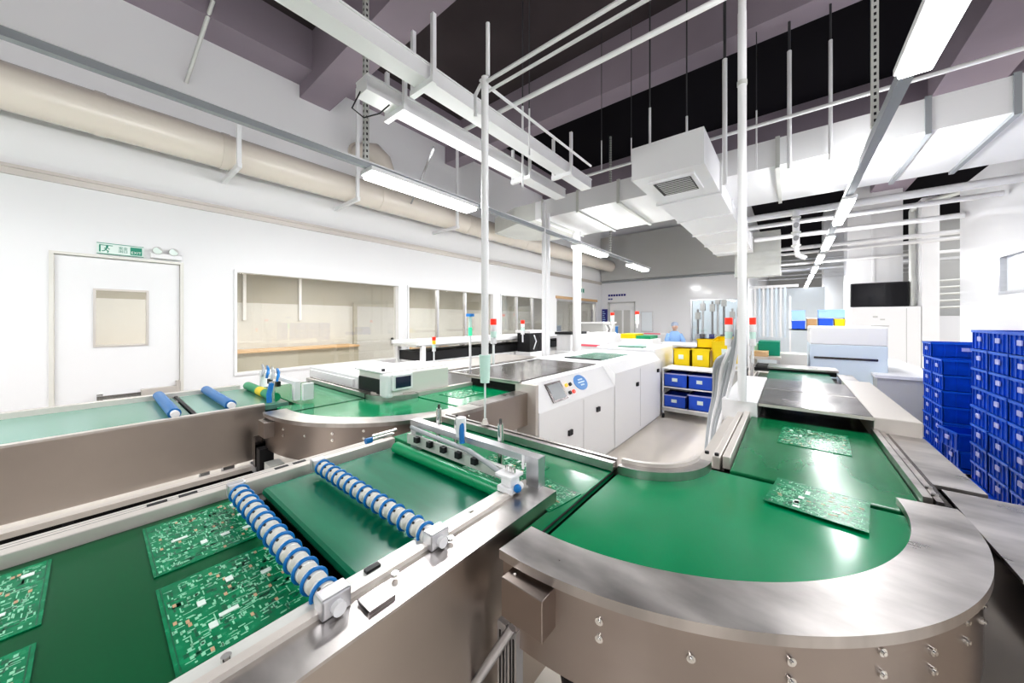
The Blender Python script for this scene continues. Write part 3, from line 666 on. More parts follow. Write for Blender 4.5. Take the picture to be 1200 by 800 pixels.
board('bare patterned circuit board on the right belt nearest the tunnel cover',-.04,.243,2.28,2.66,.953,8,-.06,group='circuit boards on the right belts')
# steel cabinet right of the near curve
t = thing('steel_housing','dark brown stainless housing at the right edge beside the curve','housing',(.8,1.9,0))
B('top_plate','steel_plate',t,(.445,1.1,1.44,2.02,.952,.962)); B('body','steel_dark',t,(.455,1.09,1.45,2.0,.25,.95)); B('panel','steel',t,(.46,1.08,1.443,1.45,.3,.945))
for i in (0,1): M().cyl((.48,1.443,.90-.04*i),(.48,1.438,.90-.04*i),.006,8).build('screw','chrome',t)
for x in (.52,1.02):
    for y in (1.52,1.93): B('foot','aluminium',t,(x-.03,x+.03,y-.03,y+.03,0,.25))

# items at far end of the right line
t = thing('loader_machine','pale blue white loader box at the far end of the right conveyor','machine',(.55,7.6,0))
B('body','curtain',t,(.25,1.1,7.2,8.2,0,1.22),bevel=.01); B('cover','wall_white',t,(.25,1.1,7.2,8.2,1.22,1.5),bevel=.02); B('front_panel','cream_paint',t,(-.15,.22,7.1,7.6,.0,1.05))
B('slot','steel_dark',t,(.3,1.0,7.19,7.2,1.0,1.03))
t = thing('sorting_bench','bench with green trays beyond the right conveyor','bench',(-.3,7.2,0))
B('top','rail_cream',t,(-.50,-.1,6.7,7.6,.98,1.02)); B('green_tray','sign_green',t,(-.4,-.12,7.0,7.5,1.02,1.25)); B('tray','orange_tan',t,(-.48,-.26,6.72,6.98,1.02,1.10)); B('green_tray','mint',t,(-.48,-.42,7.2,7.5,1.02,1.2))
q = M()
for x in (-.47,-.13):
    for y in (6.73,7.57): q.box(x-.02,x+.02,y-.02,y+.02,0,.98)
q.build('frame','aluminium',t)
for i in range(5): B('shelf_stock','wall_grey' if i%2 else 'black',t,(-.44,-.16,6.75,7.5,.15+i*.16,.2+i*.16))
t = thing('parts_shelf','far shelf holding blue crates and a brown carton','shelf',(.45,13.5,0))
B('frame','white_paint',t,(.0,1.4,13.2,13.24,1.30,1.34),(.0,.04,13.2,13.8,0,2.3),(1.36,1.4,13.2,13.8,0,2.3),(.0,1.4,13.2,13.8,1.30,1.34))
for i,(x,w,z,h,m,l) in enumerate([(.06,.30,1.34,.25,'blue_bin','left low blue crate'),(.06,.30,1.60,.3,'cloth_blue','left high pale blue crate'),(.40,.22,1.34,.34,'brown_box','brown carton'),(.66,.30,1.34,.32,'blue_bin','middle blue crate'),(.66,.55,1.67,.24,'cloth_blue','wide pale blue crate'),(1.0,.2,1.34,.3,'yellow','yellow box')]):
    b = thing('storage_box',l+' on the far shelf beyond the right conveyor','box',(x+w/2,13.5,z)); B('body',m,b,(x,x+w,13.26,13.7,z,z+h-.02)); B('rim','wall_white' if m=='brown_box' else m,b,(x-.01,x+w+.01,13.25,13.71,z+h-.04,z+h-.01))
for i in range(8):
    x = -.82+i*.10
    tag(B('hanging_tube','curtain' if i%2 else 'white_paint',None,(x,x+.05,12.6,12.65,1.1,2.55)),'%s pale blue hanging strip from the left right of the thick pole'%ORD[i],'strip','pale hanging strips beyond the pole')
tag(B('hanging_rail','white_paint',None,(-.95,.2,12.58,12.68,2.55,2.62)),'white rail holding the pale hanging strips','rail')

# far right columns, cabinet, monitor
struct(B('trim_9','wall_white',None,(1.21,2.2,12.75,13.6,0,CZ)))
struct(B('trim_10','wall_white',None,(1.66,1.70,12.72,12.75,2.6,CZ)))
struct(B('trim_11','wall_white',None,(.95,1.75,16.5,17.4,0,CZ)))
struct(B('trim_12','wall_white',None,(2.36,2.62,12.0,12.6,0,4.4)))
t = thing('control_cabinet','tall white control cabinet below the dark monitor','cabinet',(1.7,12.5,0))
B('body','wall_white',t,(1.21,2.35,12.0,12.74,0,1.92),bevel=.01); B('door_seam','wall_grey',t,(2.12,2.13,11.995,12.0,.05,1.88))
B('nameplate','wall_grey',t,(1.55,1.85,11.99,12.0,1.45,1.47),(1.58,1.66,11.99,12.0,1.66,1.70),(1.7,1.78,11.99,12.0,1.6,1.63))
h = B('hazard_label','hazard_yellow',t,(1.23,1.33,11.99,12.0,1.0,1.3))
q = M()
for i in range(3): q.add([(1.23,11.985,1.03+i*.09),(1.33,11.985,1.09+i*.09),(1.33,11.985,1.13+i*.09),(1.23,11.985,1.07+i*.09)],[(0,1,2,3)])
q.build('stripes','black',h)
t = thing('wall_monitor','wide black monitor mounted above the white control cabinet','monitor',(1.7,12.3,2.2))
B('bezel','black',t,(1.22,2.22,12.28,12.34,1.93,2.53),bevel=.01); B('display','black_gloss',t,(1.25,2.19,12.272,12.28,1.96,2.50)); B('mount','rod_grey',t,(1.6,1.8,12.34,12.75,2.1,2.3))
t = thing('vertical_duct','grey vertical pipe duct beside the monitor','duct',(2.28,12.4,2))
M().cyl((2.28,12.35,1.95),(2.28,12.35,4.2),.06,14).build('pipe','galv',t); M().tube([(2.28,12.35,4.2),(2.30,12.2,4.3),(2.9,11.5,4.32)],.06,12).build('bend','galv',t)
t = thing('packing_machine','pale machine behind the gap right of the control cabinet','machine',(3.3,13.3,0))
B('body','wall_gloss',t,(2.7,4.2,12.9,14.2,0,1.7)); q = M()
for i in range(5): q.cyl((2.7,12.85,1.9+i*.16),(4.2,12.85,1.95+i*.16),.03,8)
q.build('pipes','galv',t); B('panel','wall_grey',t,(2.7,4.2,14.0,14.1,1.7,4.2))
# windows of the right wall
for n,(a,b) in ((6,(4.2,5.4)),(7,(6.7,7.9))):
    w = struct(B('window_%d'%n,'aluminium',None,(2.24,2.40,a,a+.04,1.95,2.5),(2.24,2.40,b-.04,b,1.95,2.5),(2.24,2.40,a+.04,b-.04,1.95,1.99),(2.24,2.40,a+.04,b-.04,2.46,2.5)))
    B('pane','clear_bag',w,(2.30,2.31,a+.04,b-.04,1.99,2.46))
t = thing('grey_floor_cabinet','low grey white cabinet standing behind the right conveyor','cabinet',(1.3,8.6,0))
B('body','wall_grey',t,(.95,1.6,6.9,9.9,0,.80)); B('top','wall_white',t,(.93,1.62,6.88,9.92,.80,.84))

# ------------------------------------------------------------------ blue crates
def make_crate(label, cx, cy, z, sx=.56, sy=.345, h=.172):
    t = thing('blue_crate',label,'crate',(cx,cy,z),'blue plastic crates stacked at the right')
    x0, x1, y0, y1 = cx-sx/2, cx+sx/2, cy-sy/2, cy+sy/2; w = .006; e = .012
    q = M().box(x0+e,x1-e,y0+e,y1-e,z,z+w)
    q.box(x0+e,x0+e+w,y0+e,y1-e,z,z+h).box(x1-e-w,x1-e,y0+e,y1-e,z,z+h).box(x0+e,x1-e,y0+e,y0+e+w,z,z+h).box(x0+e,x1-e,y1-e-w,y1-e,z,z+h)
    for i in range(5):
        y = y0+.02+(sy-.04)*i/4
        for xx in (x0+.004,x1-.012): q.box(xx,xx+.008,y-.004,y+.004,z+.006,z+h-.02)
    for i in range(7):
        x = x0+.02+(sx-.04)*i/6
        for yy in (y0+.004,y1-.012): q.box(x-.004,x+.004,yy,yy+.008,z+.006,z+h-.02)
    q.build('body','blue_crate',t)
    q = M()
    for a in ((x0,x0+.013,y0,y1),(x1-.013,x1,y0,y1),(x0,x1,y0,y0+.013),(x0,x1,y1-.013,y1)): q.box(a[0],a[1],a[2],a[3],z+h-.022,z+h)
    q.build('rim','blue_rim',t)
    B('handle','lavender',t,(x0-.002,x0+.005,cy-.035,cy+.035,z+.075,z+.115)); B('handle','lavender',t,(cx-.05,cx+.05,y0-.002,y0+.005,z+.075,z+.115))
    return t
proto = None
def crate_stack(desc, cx, cy, n, z0=.13, jit=.012):
    global proto
    for i in range(n):
        lab = 'blue plastic crate, %s, %s'%(('bottom' if i==0 else 'topmost' if i==n-1 else ORD[i]+' from the bottom'), desc)
        x = cx+random.uniform(-jit,jit)*.5; y = cy+random.uniform(-jit,jit)*.3; z = z0+i*.1725
        if proto is None: proto = make_crate(lab,x,y,z)
        else: dup(proto,(x,y,z),lab)
def dolly(label,cx,cy,sx=.6,sy=.345):
    t = thing('crate_dolly',label,'dolly',(cx,cy,0)); B('deck','blue_crate',t,(cx-sx/2,cx+sx/2,cy-sy/2+.003,cy+sy/2-.003,.09,.125),bevel=.004); B('bumper','blue_rim',t,(cx-sx/2-.01,cx-sx/2,cy-sy/2+.003,cy+sy/2-.003,.085,.115))
    for dx in (-.22,.22):
        for dy in (-.12,.12): M().cyl((cx+dx-.012,cy+dy,.04),(cx+dx+.012,cy+dy,.04),.04,14).build('wheel','black',t); B('fork','chrome',t,(cx+dx-.02,cx+dx+.02,cy+dy-.01,cy+dy+.01,.06,.09))
CX = 1.31+.28
for desc,y,n in (('tall stack at the right photo edge',4.28,8),('tall stack second from the right',4.64,8),('tall stack beside the low pair',5.0,8),
                 ('shorter stack behind the low pair',6.1,6),('rearmost stack',6.47,7),('tall stack beyond the right photo edge',3.92,8)):
    crate_stack(desc,CX,y,n); dolly('blue wheeled dolly under the '+desc,CX,y)
lo = thing('crate_dolly','blue wheeled dolly under the low pair of crates','dolly',(CX,5.58,0)); B('deck','blue_crate',lo,(CX-.28,CX+.28,5.41,5.75,.09,.125),bevel=.004)
for dx in (-.22,.22):
    for dy in (-.12,.12): M().cyl((CX+dx-.012,5.58+dy,.04),(CX+dx+.012,5.58+dy,.04),.04,14).build('wheel','black',lo); B('fork','chrome',lo,(CX+dx-.02,CX+dx+.02,5.57+dy,5.59+dy,.06,.09))
dup(proto,(CX-.02,5.60,.13),'lower crate of the low pair standing between the tall and rear stacks',.05); dup(proto,(CX-.05,5.62,.3025),'upper twisted crate of the low pair standing between the stacks',.16)
t = thing('pallet_mat','white board edged in orange lying by the crate stacks','board',(.9,5.6,0))
B('board','wall_white',t,(.66,1.2,4.9,6.6,0,.06)); B('edge','amber',t,(1.2,1.215,4.9,6.6,0,.06))

# ------------------------------------------------------------------ left straight conveyor
t = thing('belt_conveyor','left long conveyor with two blue rollers in front of the white door','conveyor',(-3.5,-1,0))
B('belt','belt_mint',t,(-3.92,-3.02,-4.0,.42,.93,.962)); B('belt','belt_mint',t,(-3.92,-3.02,.45,.965,.93,.966))
B('side_panel','steel',t,(-2.995,-2.98,-4.0,.80,.60,.975)); B('rim','rail_cream',t,(-3.02,-2.978,-4.0,.80,.975,.987)); B('far_rim','rail_cream',t,(-3.99,-3.92,-4.0,.86,.94,1.0))
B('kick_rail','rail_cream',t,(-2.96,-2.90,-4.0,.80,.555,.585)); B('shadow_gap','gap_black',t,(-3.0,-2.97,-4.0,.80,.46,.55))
B('bed','steel_dark',t,(-3.92,-3.0,-4.0,.95,.86,.925)); B('lower_frame','galv',t,(-2.97,-2.9,-4.0,.80,.44,.47))
for y in (-2.5,-.9,.6):
    for x in (-3.85,-3.05): B('leg','aluminium',t,(x-.03,x+.03,y-.03,y+.03,0,.86))
for y in (-.1,.55): B('clip','black',t,(-2.955,-2.945,y,y+.04,.50,.55))
for y,l in ((.335,'left'),(.62,'right')):
    r = thing('pinch_roller',l+' of two blue rollers lying across the left conveyor','roller',(-3.5,y,.99),'blue rollers of the left conveyor')
    M().cyl((-3.90,y,1.0),(-3.07,y,1.0),.033,20).build('roller','roller_blue',r); M().cyl((-3.07,y,1.0),(-3.03,y,1.0),.022,14).build('end_cap','wall_white',r)
    M().cyl((-3.94,y,1.0),(-3.90,y,1.0),.018,12).build('end_cap','wall_white',r)
tag(B('gap_bar','black',None,(-3.92,-3.02,.425,.445,.966,.975)),'black gap bar between the two belts of the left conveyor','bar')
# junction box + dark leg at the joint of left conveyor and its curve
t = thing('joint_bracket','dark joint bracket below the start of the left curve','bracket',(-2.85,.78,0))
B('arm','steel_dark',t,(-2.86,-2.82,.70,.76,.60,.80)); B('column','black',t,(-2.79,-2.72,.70,.78,0,.74)); B('motor_box','galv',t,(-2.70,-2.58,.72,.80,.50,.66)); B('beam','aluminium',t,(-2.95,-2.80,.70,.76,.555,.60))
# head assembly on left conveyor
e = thing('roller_gantry','small gantry with green roller and blue hoses at end of the left conveyor','gantry',(-3.4,.95,.97))
M().cyl((-3.85,.90,1.0),(-3.10,.90,1.0),.035,18).build('green_roller','roller_green',e); M().cyl((-3.5,.90,1.0),(-3.35,.90,1.0),.0365,18).build('band','yellow',e)
B('cross_bar','white_paint',e,(-3.9,-3.0,1.0,1.04,1.09,1.12)); B('leg','white_paint',e,(-3.06,-3.0,1.0,1.04,.97,1.09)); B('leg','white_paint',e,(-3.9,-3.85,1.0,1.04,.97,1.09))
B('white_box','wall_white',e,(-2.99,-2.955,1.045,1.12,.97,1.10))
for i in range(4):
    x = -3.75+i*.13; M().tube([(x,1.0,1.12),(x+.03,.98,1.19),(x+.10,.97,1.17),(x+.12,.95,1.10)],.010,8).build('hose','blue_ring' if i%2 else 'cable_grey',e)
M().tube([(-3.05,.86,1.12),(-3.04,.84,1.04),(-3.03,.84,.98)],.018,8).build('blue_tube','blue_ring',e); M().cyl((-3.08,.87,.97),(-3.08,.87,1.13),.02,12).build('cylinder','chrome',e)
for x in (-3.5,-3.3): B('valve','black',e,(x-.02,x+.02,.96,.99,1.05,1.09))
struct(B('wall_partition','partition',None,(-.99,.95,15.9,16.0,0,2.75)))
# second straight conveyor after the left curve
t = thing('belt_conveyor','middle green conveyor leading from the left curve into the white machine','conveyor',(-2.15,2.1,0))
B('belt','belt_green',t,(-2.44,-1.88,1.735,2.40,.925,.955)); B('side_panel','steel',t,(-1.76,-1.745,1.78,2.36,.70,.968)); B('rim','steel_plate',t,(-1.88,-1.745,1.78,2.36,.968,.978))
B('far_rim','rail_cream',t,(-2.50,-2.445,1.75,2.40,.93,.985)); B('bed','steel_dark',t,(-2.44,-1.88,1.75,2.40,.85,.92)); B('leg','aluminium',t,(-1.84,-1.78,2.2,2.26,0,.85)); B('leg','aluminium',t,(-2.44,-2.38,2.2,2.26,0,.85))
board('faint circuit board on the middle conveyor entering the white machine',-2.36,-2.1,1.9,2.2,.955,9,group='circuit boards on the middle conveyor')

# ------------------------------------------------------------------ big white machine
t = thing('coating_machine','large white machine with sloped control panel and oval blue badge','machine',(-2.3,4.1,0))
prof = [(-2.85,.05),(-1.65,.05),(-1.65,.80),(-1.80,1.03),(-1.84,1.045),(-2.85,1.045)]
mach = M().prism_y(prof,2.40,4.0).build('front_housing','wall_white',t)
M().prism_y([(-2.85,.05),(-1.64,.05),(-1.64,.95),(-1.74,1.06),(-2.85,1.06)],4.006,5.86).build('rear_housing','wall_white',t)
B('plinth','wall_grey',t,(-2.8,-1.68,2.45,5.8,0,.05))
B('tunnel_mouth','gap_black',t,(-2.46,-1.90,2.385,2.399,.955,1.03)); B('mouth_frame','rail_cream',t,(-1.88,-1.66,2.36,2.40,.62,1.045),(-2.52,-1.88,2.37,2.40,1.03,1.05))
B('steel_cover','steel_dark',t,(-2.75,-1.87,2.40,3.95,1.046,1.056)); B('cover_lip','steel_plate',t,(-2.78,-1.84,2.36,2.40,1.046,1.058))
B('belt_slot','belt_teal',t,(-2.5,-1.95,4.3,5.3,1.061,1.066)); B('slot_edge','black',t,(-2.5,-1.95,4.27,4.3,1.061,1.075))
# sloped panel items: local frame on the slope
P0 = Vector((-1.65,0,.80)); SD = Vector((-.15,0,.23)).normalized(); NN = Vector((.23,0,.15)).normalized()
def slope_box(name,m,y0,y1,s0,s1,th,par=t,bev=0):
    q = []
    for n_ in (0.0005,th):
        for y,s_ in ((y0,s0),(y1,s0),(y1,s1),(y0,s1)): q.append(P0+Vector((0,y,0))+SD*s_+NN*n_)
    return M().add(q,[(0,3,2,1),(4,5,6,7),(0,1,5,4),(1,2,6,5),(2,3,7,6),(3,0,4,7)]).build(name,m,par,bev)
sc_ = slope_box('touch_screen','steel_dark',2.66,2.93,.045,.235,.012); slope_box('display','screen_grey',2.685,2.905,.065,.215,.014,sc_)
for i,m in enumerate(('black','amber','red','black')):
    y = 3.0+.075*(i//2); s_ = .09+.08*(i%2); c = P0+Vector((0,y,0))+SD*s_
    M().cyl(c,c+NN*.02,.018,14).build('push_button',m,t)
q = M(); c = P0+Vector((0,3.30,0))+SD*.16; ring = [(c+Vector((0,.13*math.cos(2*PI*i/32),0))+SD*.085*math.sin(2*PI*i/32)) for i in range(32)]
q.add([p+NN*.001 for p in ring]+[p+NN*.006 for p in ring],[tuple(range(32,64))]+[(i,(i+1)%32,32+(i+1)%32,32+i) for i in range(32)])
bd = q.build('oval_badge','logo_blue',t)
q = M()
for a,b,w in ((-.04,.03,.05),(-.06,.0,.07),(-.03,-.03,.04)):
    pp = [c+Vector((0,y,0))+SD*(b+s_)+NN*.0075 for y,s_ in ((a,-.008),(a+2*w,-.008),(a+2*w,.008),(a,.008))]; q.add(pp,[(0,1,2,3)])
q.build('badge_mark','logo_pale',bd,fix=False)
for y,z in ((2.9,.52),(3.52,.62),(4.75,.72),(5.9-.2,.8)):
    B('latch','black',t,(-1.649 if y<4 else -1.639,-1.63 if y<4 else -1.62,y-.02,y+.05,z-.03,z+.02))
B('door_seam','wall_grey',t,(-1.649,-1.647,3.20,3.205,.1,.78)); B('door_seam','wall_grey',t,(-1.639,-1.637,4.9,4.905,.1,.92))
t = thing('hood_box','white hood with pale green opening on the far end of the white machine','hood',(-2.3,6.4,0))
B('body','wall_white',t,(-2.8,-1.75,5.95,7.1,0,1.12),bevel=.02); M().ball((-2.25,6.3,1.12),.25,12,(1,1,.55)).build('dome','mint',t); B('opening','belt_teal',t,(-2.4,-1.95,5.97,6.15,1.12,1.135))
t = thing('upper_box','white equipment box beyond the steel cover of the machine','box',(-3.2,6.9,0))
B('body','wall_white',t,(-3.5,-2.9,6.6,7.4,0,1.3),bevel=.015); B('stripe','pink',t,(-3.45,-2.95,6.59,6.6,1.05,1.09))

# small white machine inside left curve
t = thing('inspection_unit','small cream machine with touch screen inside the left curve','machine',(-2.7,1.76,0))
B('body','cream_paint',t,(-2.98,-2.49,1.50,2.12,.97,1.165),bevel=.012); B('side_opening','black',t,(-2.95,-2.60,1.485,1.499,.99,1.11))
B('lid','wall_white',t,(-3.0,-2.55,1.47,2.14,1.166,1.18),bevel=.005); B('top_lever','black',t,(-2.60,-2.58,1.50,1.52,1.18,1.20)); B('front_cover','wall_white',t,(-2.6,-2.485,1.475,1.54,.97,1.164),bevel=.02)
s_ = B('touch_screen','wall_white',t,(-2.487,-2.455,1.52,1.70,1.03,1.16),bevel=.006); B('display','screen',s_,(-2.455,-2.451,1.54,1.68,1.05,1.14))
for x in (-2.95,-2.55):
    for y in (1.56,2.05): B('foot','aluminium',t,(x-.03,x+.03,y-.03,y+.03,0,.97))
t = thing('guard_cabinet','plain white low cabinet left of the small cream machine','cabinet',(-3.6,1.9,0))
B('body','wall_white',t,(-4.2,-3.1,1.55,2.3,0,1.08),bevel=.01); B('door','wall_white',t,(-4.15,-3.15,1.53,1.55,.1,1.05)); B('handle','aluminium',t,(-3.3,-3.27,1.51,1.53,.7,.85))
t = thing('long_steel_bench','long steel bodied bench conveyor behind the cream machine','conveyor',(-3.1,3.4,0))
B('body','steel',t,(-3.5,-2.95,2.45,4.1,.35,1.04)); B('top','rail_cream',t,(-3.55,-2.9,2.45,4.15,1.04,1.06)); B('dark_gap','black',t,(-2.952,-2.94,2.5,4.05,.98,1.03))
for y in (2.6,4.0): B('leg','aluminium',t,(-3.05,-2.98,y-.04,y+.04,0,.35)); B('leg','aluminium',t,(-3.47,-3.40,y-.04,y+.04,0,.35))
# back row of production machines along the windows
t = thing('roller_line','white framed roller line along the windows','conveyor',(-4.4,4.6,0))
B('rail','white_paint',t,(-4.10,-4.05,2.9,8.2,1.24,1.30)); B('rail','white_paint',t,(-4.75,-4.70,2.9,8.2,1.24,1.30)); B('bed','galv',t,(-4.70,-4.10,2.9,8.2,1.21,1.25)); B('under_gap','black',t,(-4.68,-4.12,3.0,8.1,1.0,1.14)); B('lower_rail','white_paint',t,(-4.12,-4.06,2.9,8.2,.93,1.0))
for y in (3.0,4.3,5.6,6.9,8.1): B('leg','white_paint',t,(-4.12,-4.06,y-.03,y+.03,0,1.24)); B('leg','white_paint',t,(-4.74,-4.68,y-.03,y+.03,0,1.24))
for i,(x,y,sx,sy,z,m,m2,l) in enumerate([(-3.85,5.3,.35,.5,1.36,'black','wall_white','black and white machine head left of the thick column'),(-3.7,6.6,.4,.7,1.3,'wall_white','black','white boxed machine with dark openings behind the column'),
        (-3.6,7.9,.5,.7,1.25,'wall_grey','black','dark cluttered machine near the end wall'),(-4.3,9.3,.7,.9,1.5,'wall_grey','screen','grey machine with screen near the end wall doorway')]):
    t = thing('production_machine',l,'machine',(x,y,0)); B('base','wall_white',t,(x-sx/2,x+sx/2,y-sy/2,y+sy/2,0,z-.35),bevel=.01)
    B('head',m,t,(x-sx/2+.03,x+sx/2-.03,y-sy/2+.03,y+sy/2-.03,z-.349,z)); B('top',m2 if m!='wall_grey' else 'wall_white',t,(x-sx/2,x+sx/2,y-sy/2,y+sy/2,z,z+.05),bevel=.005)
    for k in range(3): M().tube([(x+sx/2+.005,y-sy/2+.1+k*.15,z-.3),(x+sx/2+.05,y-sy/2+.12+k*.15,z-.15),(x+sx/2-.02,y-sy/2+.15+k*.15,z-.04)],.012,6).build('hose','black' if k%2 else 'white_paint',t)
t = thing('yellow_tray_rack','rack with yellow green trays near the end wall','rack',(-3.0,8.6,0))
B('frame','white_paint',t,(-3.3,-2.5,8.3,9.0,0,1.15)); B('tray','yellow',t,(-3.28,-2.9,8.32,8.9,1.151,1.26)); B('tray','roller_green',t,(-2.88,-2.55,8.32,8.9,1.151,1.22))
t = thing('blue_stool_crate','small light blue crate on the bench by the end wall','crate',(-4.45,10.4,0))
B('stand','wall_white',t,(-4.75,-4.1,10.1,10.9,0,1.1)); B('crate','logo_blue',t,(-4.6,-4.25,10.3,10.6,1.101,1.4)); B('rim','logo_pale',t,(-4.62,-4.23,10.28,10.62,1.4,1.42))
t = thing('barrier_rail','white barrier with a red stripe in front of the end wall','barrier',(-3.4,11.2,0))
B('rail','white_paint',t,(-3.95,-2.75,11.1,11.16,1.15,1.2)); B('stripe','pink',t,(-3.6,-3.1,11.092,11.1,1.16,1.19)); B('post','white_paint',t,(-3.95,-3.9,11.1,11.16,0,1.15),(-2.8,-2.75,11.1,11.16,0,1.15))
t = thing('white_worktable','white worktable between the machine and the end wall','table',(-1.8,9.5,0))
B('top','wall_white',t,(-2.6,-.8,9.1,9.9,.98,1.02)); 
for x in (-2.55,-.85):
    for y in (9.15,9.85): B('leg','white_paint',t,(x-.03,x+.03,y-.03,y+.03,0,.98))
B('modesty_panel','wall_white',t,(-2.5,-.9,9.8,9.82,.3,.98))

# ------------------------------------------------------------------ bin rack with bins
t = thing('bin_rack','white two shelf rack on castors holding blue bins','rack',(-1.27,6.15,0))
for z in (.17,.50,.80): B('shelf','wall_white',t,(-1.62,-.88,5.92,6.40,z,z+.02))
for x in (-1.61,-.89):
    for y in (5.93,6.39): B('post','white_paint',t,(x-.012,x+.012,y-.012,y+.012,.08,.80)); M().cyl((x-.01,y,.04),(x+.01,y,.04),.04,12).build('castor','black',t)
B('apron','wall_grey',t,(-1.62,-.88,5.915,5.925,.12,.17))
def bin_(label,x0,x1,y0,y1,z,h,m,inner,rz=0,tilt=0):
    t = thing('storage_bin',label,'bin',((x0+x1)/2,(y0+y1)/2,z),'storage bins on the rack'); w = .012
    q = M().box(x0,x1,y0,y1,z,z+w).box(x0,x0+w,y0,y1,z,z+h).box(x1-w,x1,y0,y1,z,z+h).box(x0,x1,y0,y0+w,z,z+h).box(x0,x1,y1-w,y1,z,z+h); q.build('body',m,t)
    q = M().box(x0-.008,x1+.008,y0-.008,y0+.012,z+h-.02,z+h).box(x0-.008,x1+.008,y1-.012,y1+.008,z+h-.02,z+h).box(x0-.008,x0+.012,y0,y1,z+h-.02,z+h).box(x1-.012,x1+.008,y0,y1,z+h-.02,z+h); q.build('rim',inner,t)
    B('label_card','sign_white',t,((x0+x1)/2-.05,(x0+x1)/2+.03,y0-.012,y0-.001,z+h*.4,z+h*.65)); t.rotation_euler=(tilt,0,rz); return t
bin_('upper left blue bin on the white rack',-1.60,-1.25,5.93,6.35,.52,.22,'blue_bin','lavender'); bin_('upper right blue bin on the white rack',-1.24,-.90,5.93,6.35,.52,.22,'blue_bin','lavender')
bin_('lower left blue bin on the white rack',-1.60,-1.27,5.93,6.35,.19,.2,'blue_bin','lavender'); bin_('lower right blue bin on the white rack',-1.24,-.88,5.93,6.35,.19,.24,'blue_bin','lavender')
t = thing('bin_stand','low white stand behind the blue bins carrying the yellow bins','stand',(-1.2,6.8,0))
B('top','wall_white',t,(-1.7,-.55,6.50,7.2,.78,.80)); B('body','cream_paint',t,(-1.65,-.6,6.55,7.15,0,.78)); B('side','rod_grey',t,(-.60,-.55,6.5,7.2,.3,.78))
bin_('left low yellow bin behind the blue bins',-1.60,-1.33,6.52,6.9,.80,.30,'yellow','yellow'); bin_('middle yellow bin behind the blue bins',-1.31,-1.03,6.52,6.9,.80,.31,'yellow','yellow'); bin_('middle back yellow bin standing higher',-1.30,-1.03,6.92,7.2,.80,.46,'yellow','yellow')
bin_('large tilted yellow bin nearest the pole',-.98,-.60,6.55,6.95,.93,.36,'yellow','yellow',-.1,.16)

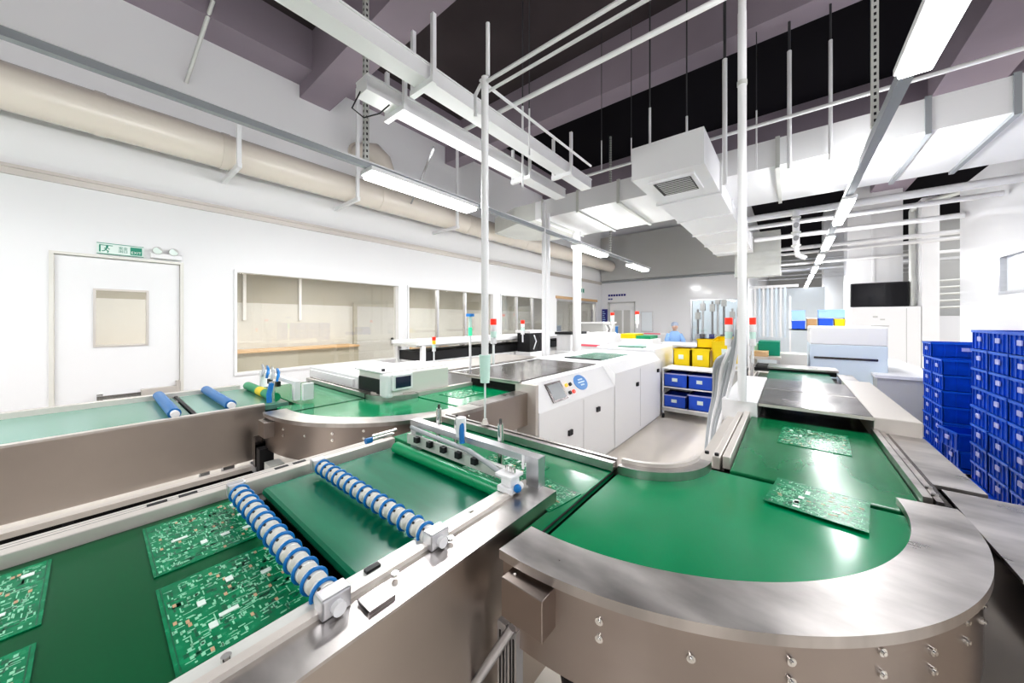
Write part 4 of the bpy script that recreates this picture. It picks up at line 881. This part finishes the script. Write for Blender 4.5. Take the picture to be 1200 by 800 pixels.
# ------------------------------------------------------------------ worker
def person(label,x,y):
    t = bpy.data.meshes.new('person'); P = [(0,0,.95),(0,0,1.15),(0,-.03,1.34),(0,-.05,1.42),(0,-.07,1.52),
         (-.17,-.03,1.33),(-.22,-.10,1.12),(-.14,-.28,1.06),(-.08,-.36,1.07),(.17,-.03,1.33),(.22,-.10,1.12),(.14,-.28,1.06),(.08,-.36,1.07),
         (-.10,0,.90),(-.11,-.02,.50),(-.11,0,.08),(-.11,-.12,.04),(.10,0,.90),(.11,-.02,.50),(.11,0,.08),(.11,-.12,.04)]
    E = [(0,1),(1,2),(2,3),(3,4),(2,5),(5,6),(6,7),(7,8),(2,9),(9,10),(10,11),(11,12),(0,13),(13,14),(14,15),(15,16),(0,17),(17,18),(18,19),(19,20)]
    Rr = [.15,.15,.14,.05,.05,.07,.05,.04,.035,.07,.05,.04,.035,.10,.07,.045,.04,.10,.07,.045,.04]
    t.from_pydata(P,E,[]); o = bpy.data.objects.new('person',t); COL.objects.link(o); o.location=(x,y,0)
    sm = o.modifiers.new('skin','SKIN'); 
    for v,r in zip(t.skin_vertices[0].data,Rr): v.radius=(r,r*.8)
    t.skin_vertices[0].data[0].use_root = True
    ss = o.modifiers.new('sub','SUBSURF'); ss.levels = 1; ss.render_levels = 2
    bpy.context.view_layer.update()
    me = bpy.data.meshes.new_from_object(o.evaluated_get(bpy.context.evaluated_depsgraph_get())); o.modifiers.clear(); o.data = me
    # head joined into the body
    bm = bmesh.new(); bm.from_mesh(me)
    r = bmesh.ops.create_uvsphere(bm,u_segments=20,v_segments=14,radius=.1)
    for v in r['verts']: v.co = Vector((v.co.x*.80,v.co.y*.98-.085,v.co.z*1.15+1.58))
    r = bmesh.ops.create_cone(bm,cap_ends=True,segments=8,radius1=.018,radius2=.004,depth=.04)
    for v in r['verts']: v.co = Vector((v.co.x,-.185-v.co.z*.3,1.565+v.co.y))
    for s_ in (-1,1):
        for k in range(5):   # fingers
            r = bmesh.ops.create_cone(bm,cap_ends=True,segments=6,radius1=.010,radius2=.007,depth=.07)
            for v in r['verts']: v.co = Vector((s_*(.08+(k-2)*.018)+v.co.x,-.40-v.co.z+(.02 if k in (0,4) else 0),1.06+v.co.y))
    for f in bm.faces: f.smooth = True; f.material_index = 0
    bm.to_mesh(me); bm.free(); me.materials.clear(); me.materials.append(MT['skin'])
    for p_ in me.polygons: p_.use_smooth = True
    tag(o,label,'person')
    C = M()   # smock follows the torso
    lv = [(.80,.20,.155,0),(.95,.19,.15,0),(1.15,.18,.14,-.005),(1.30,.20,.13,-.03),(1.38,.14,.10,-.045),(1.43,.07,.07,-.05)]; n = 20; vs = []
    for z,a,b,dy in lv: vs += [(x+a*math.cos(2*PI*i/n),y+dy+b*math.sin(2*PI*i/n),z) for i in range(n)]
    C.add(vs,[(k*n+i,k*n+(i+1)%n,(k+1)*n+(i+1)%n,(k+1)*n+i) for k in range(len(lv)-1) for i in range(n)],True)
    for s_ in (-1,1): C.tube([(x+s_*.15,y-.03,1.33),(x+s_*.225,y-.09,1.13),(x+s_*.19,y-.2,1.07),(x+s_*.12,y-.31,1.06)],.065,12)
    C.build('smock','cloth_blue',o)
    M().ball((x,y-.07,1.63),.115,12,(.85,1.0,.85)).build('cap','cap_blue',o)
    return o
pr = person('worker in a light blue smock and cap bending at the end wall',-2.62,10.75)
pr.scale = (1,1,.90); pr.rotation_euler = (0,0,.5)
t = thing('work_chest','white work chest in front of the worker','cabinet',(-2.6,10.1,0))
B('body','wall_white',t,(-3.0,-2.0,9.95,10.28,0,.92)); B('top','curtain',t,(-3.02,-1.98,9.93,10.30,.92,.95))

# ------------------------------------------------------------------ world
w = bpy.data.worlds.new('world'); scn.world = w; w.use_nodes = True
bg = w.node_tree.nodes['Background']; bg.inputs[0].default_value = (.95,.97,1,1); bg.inputs[1].default_value = .8
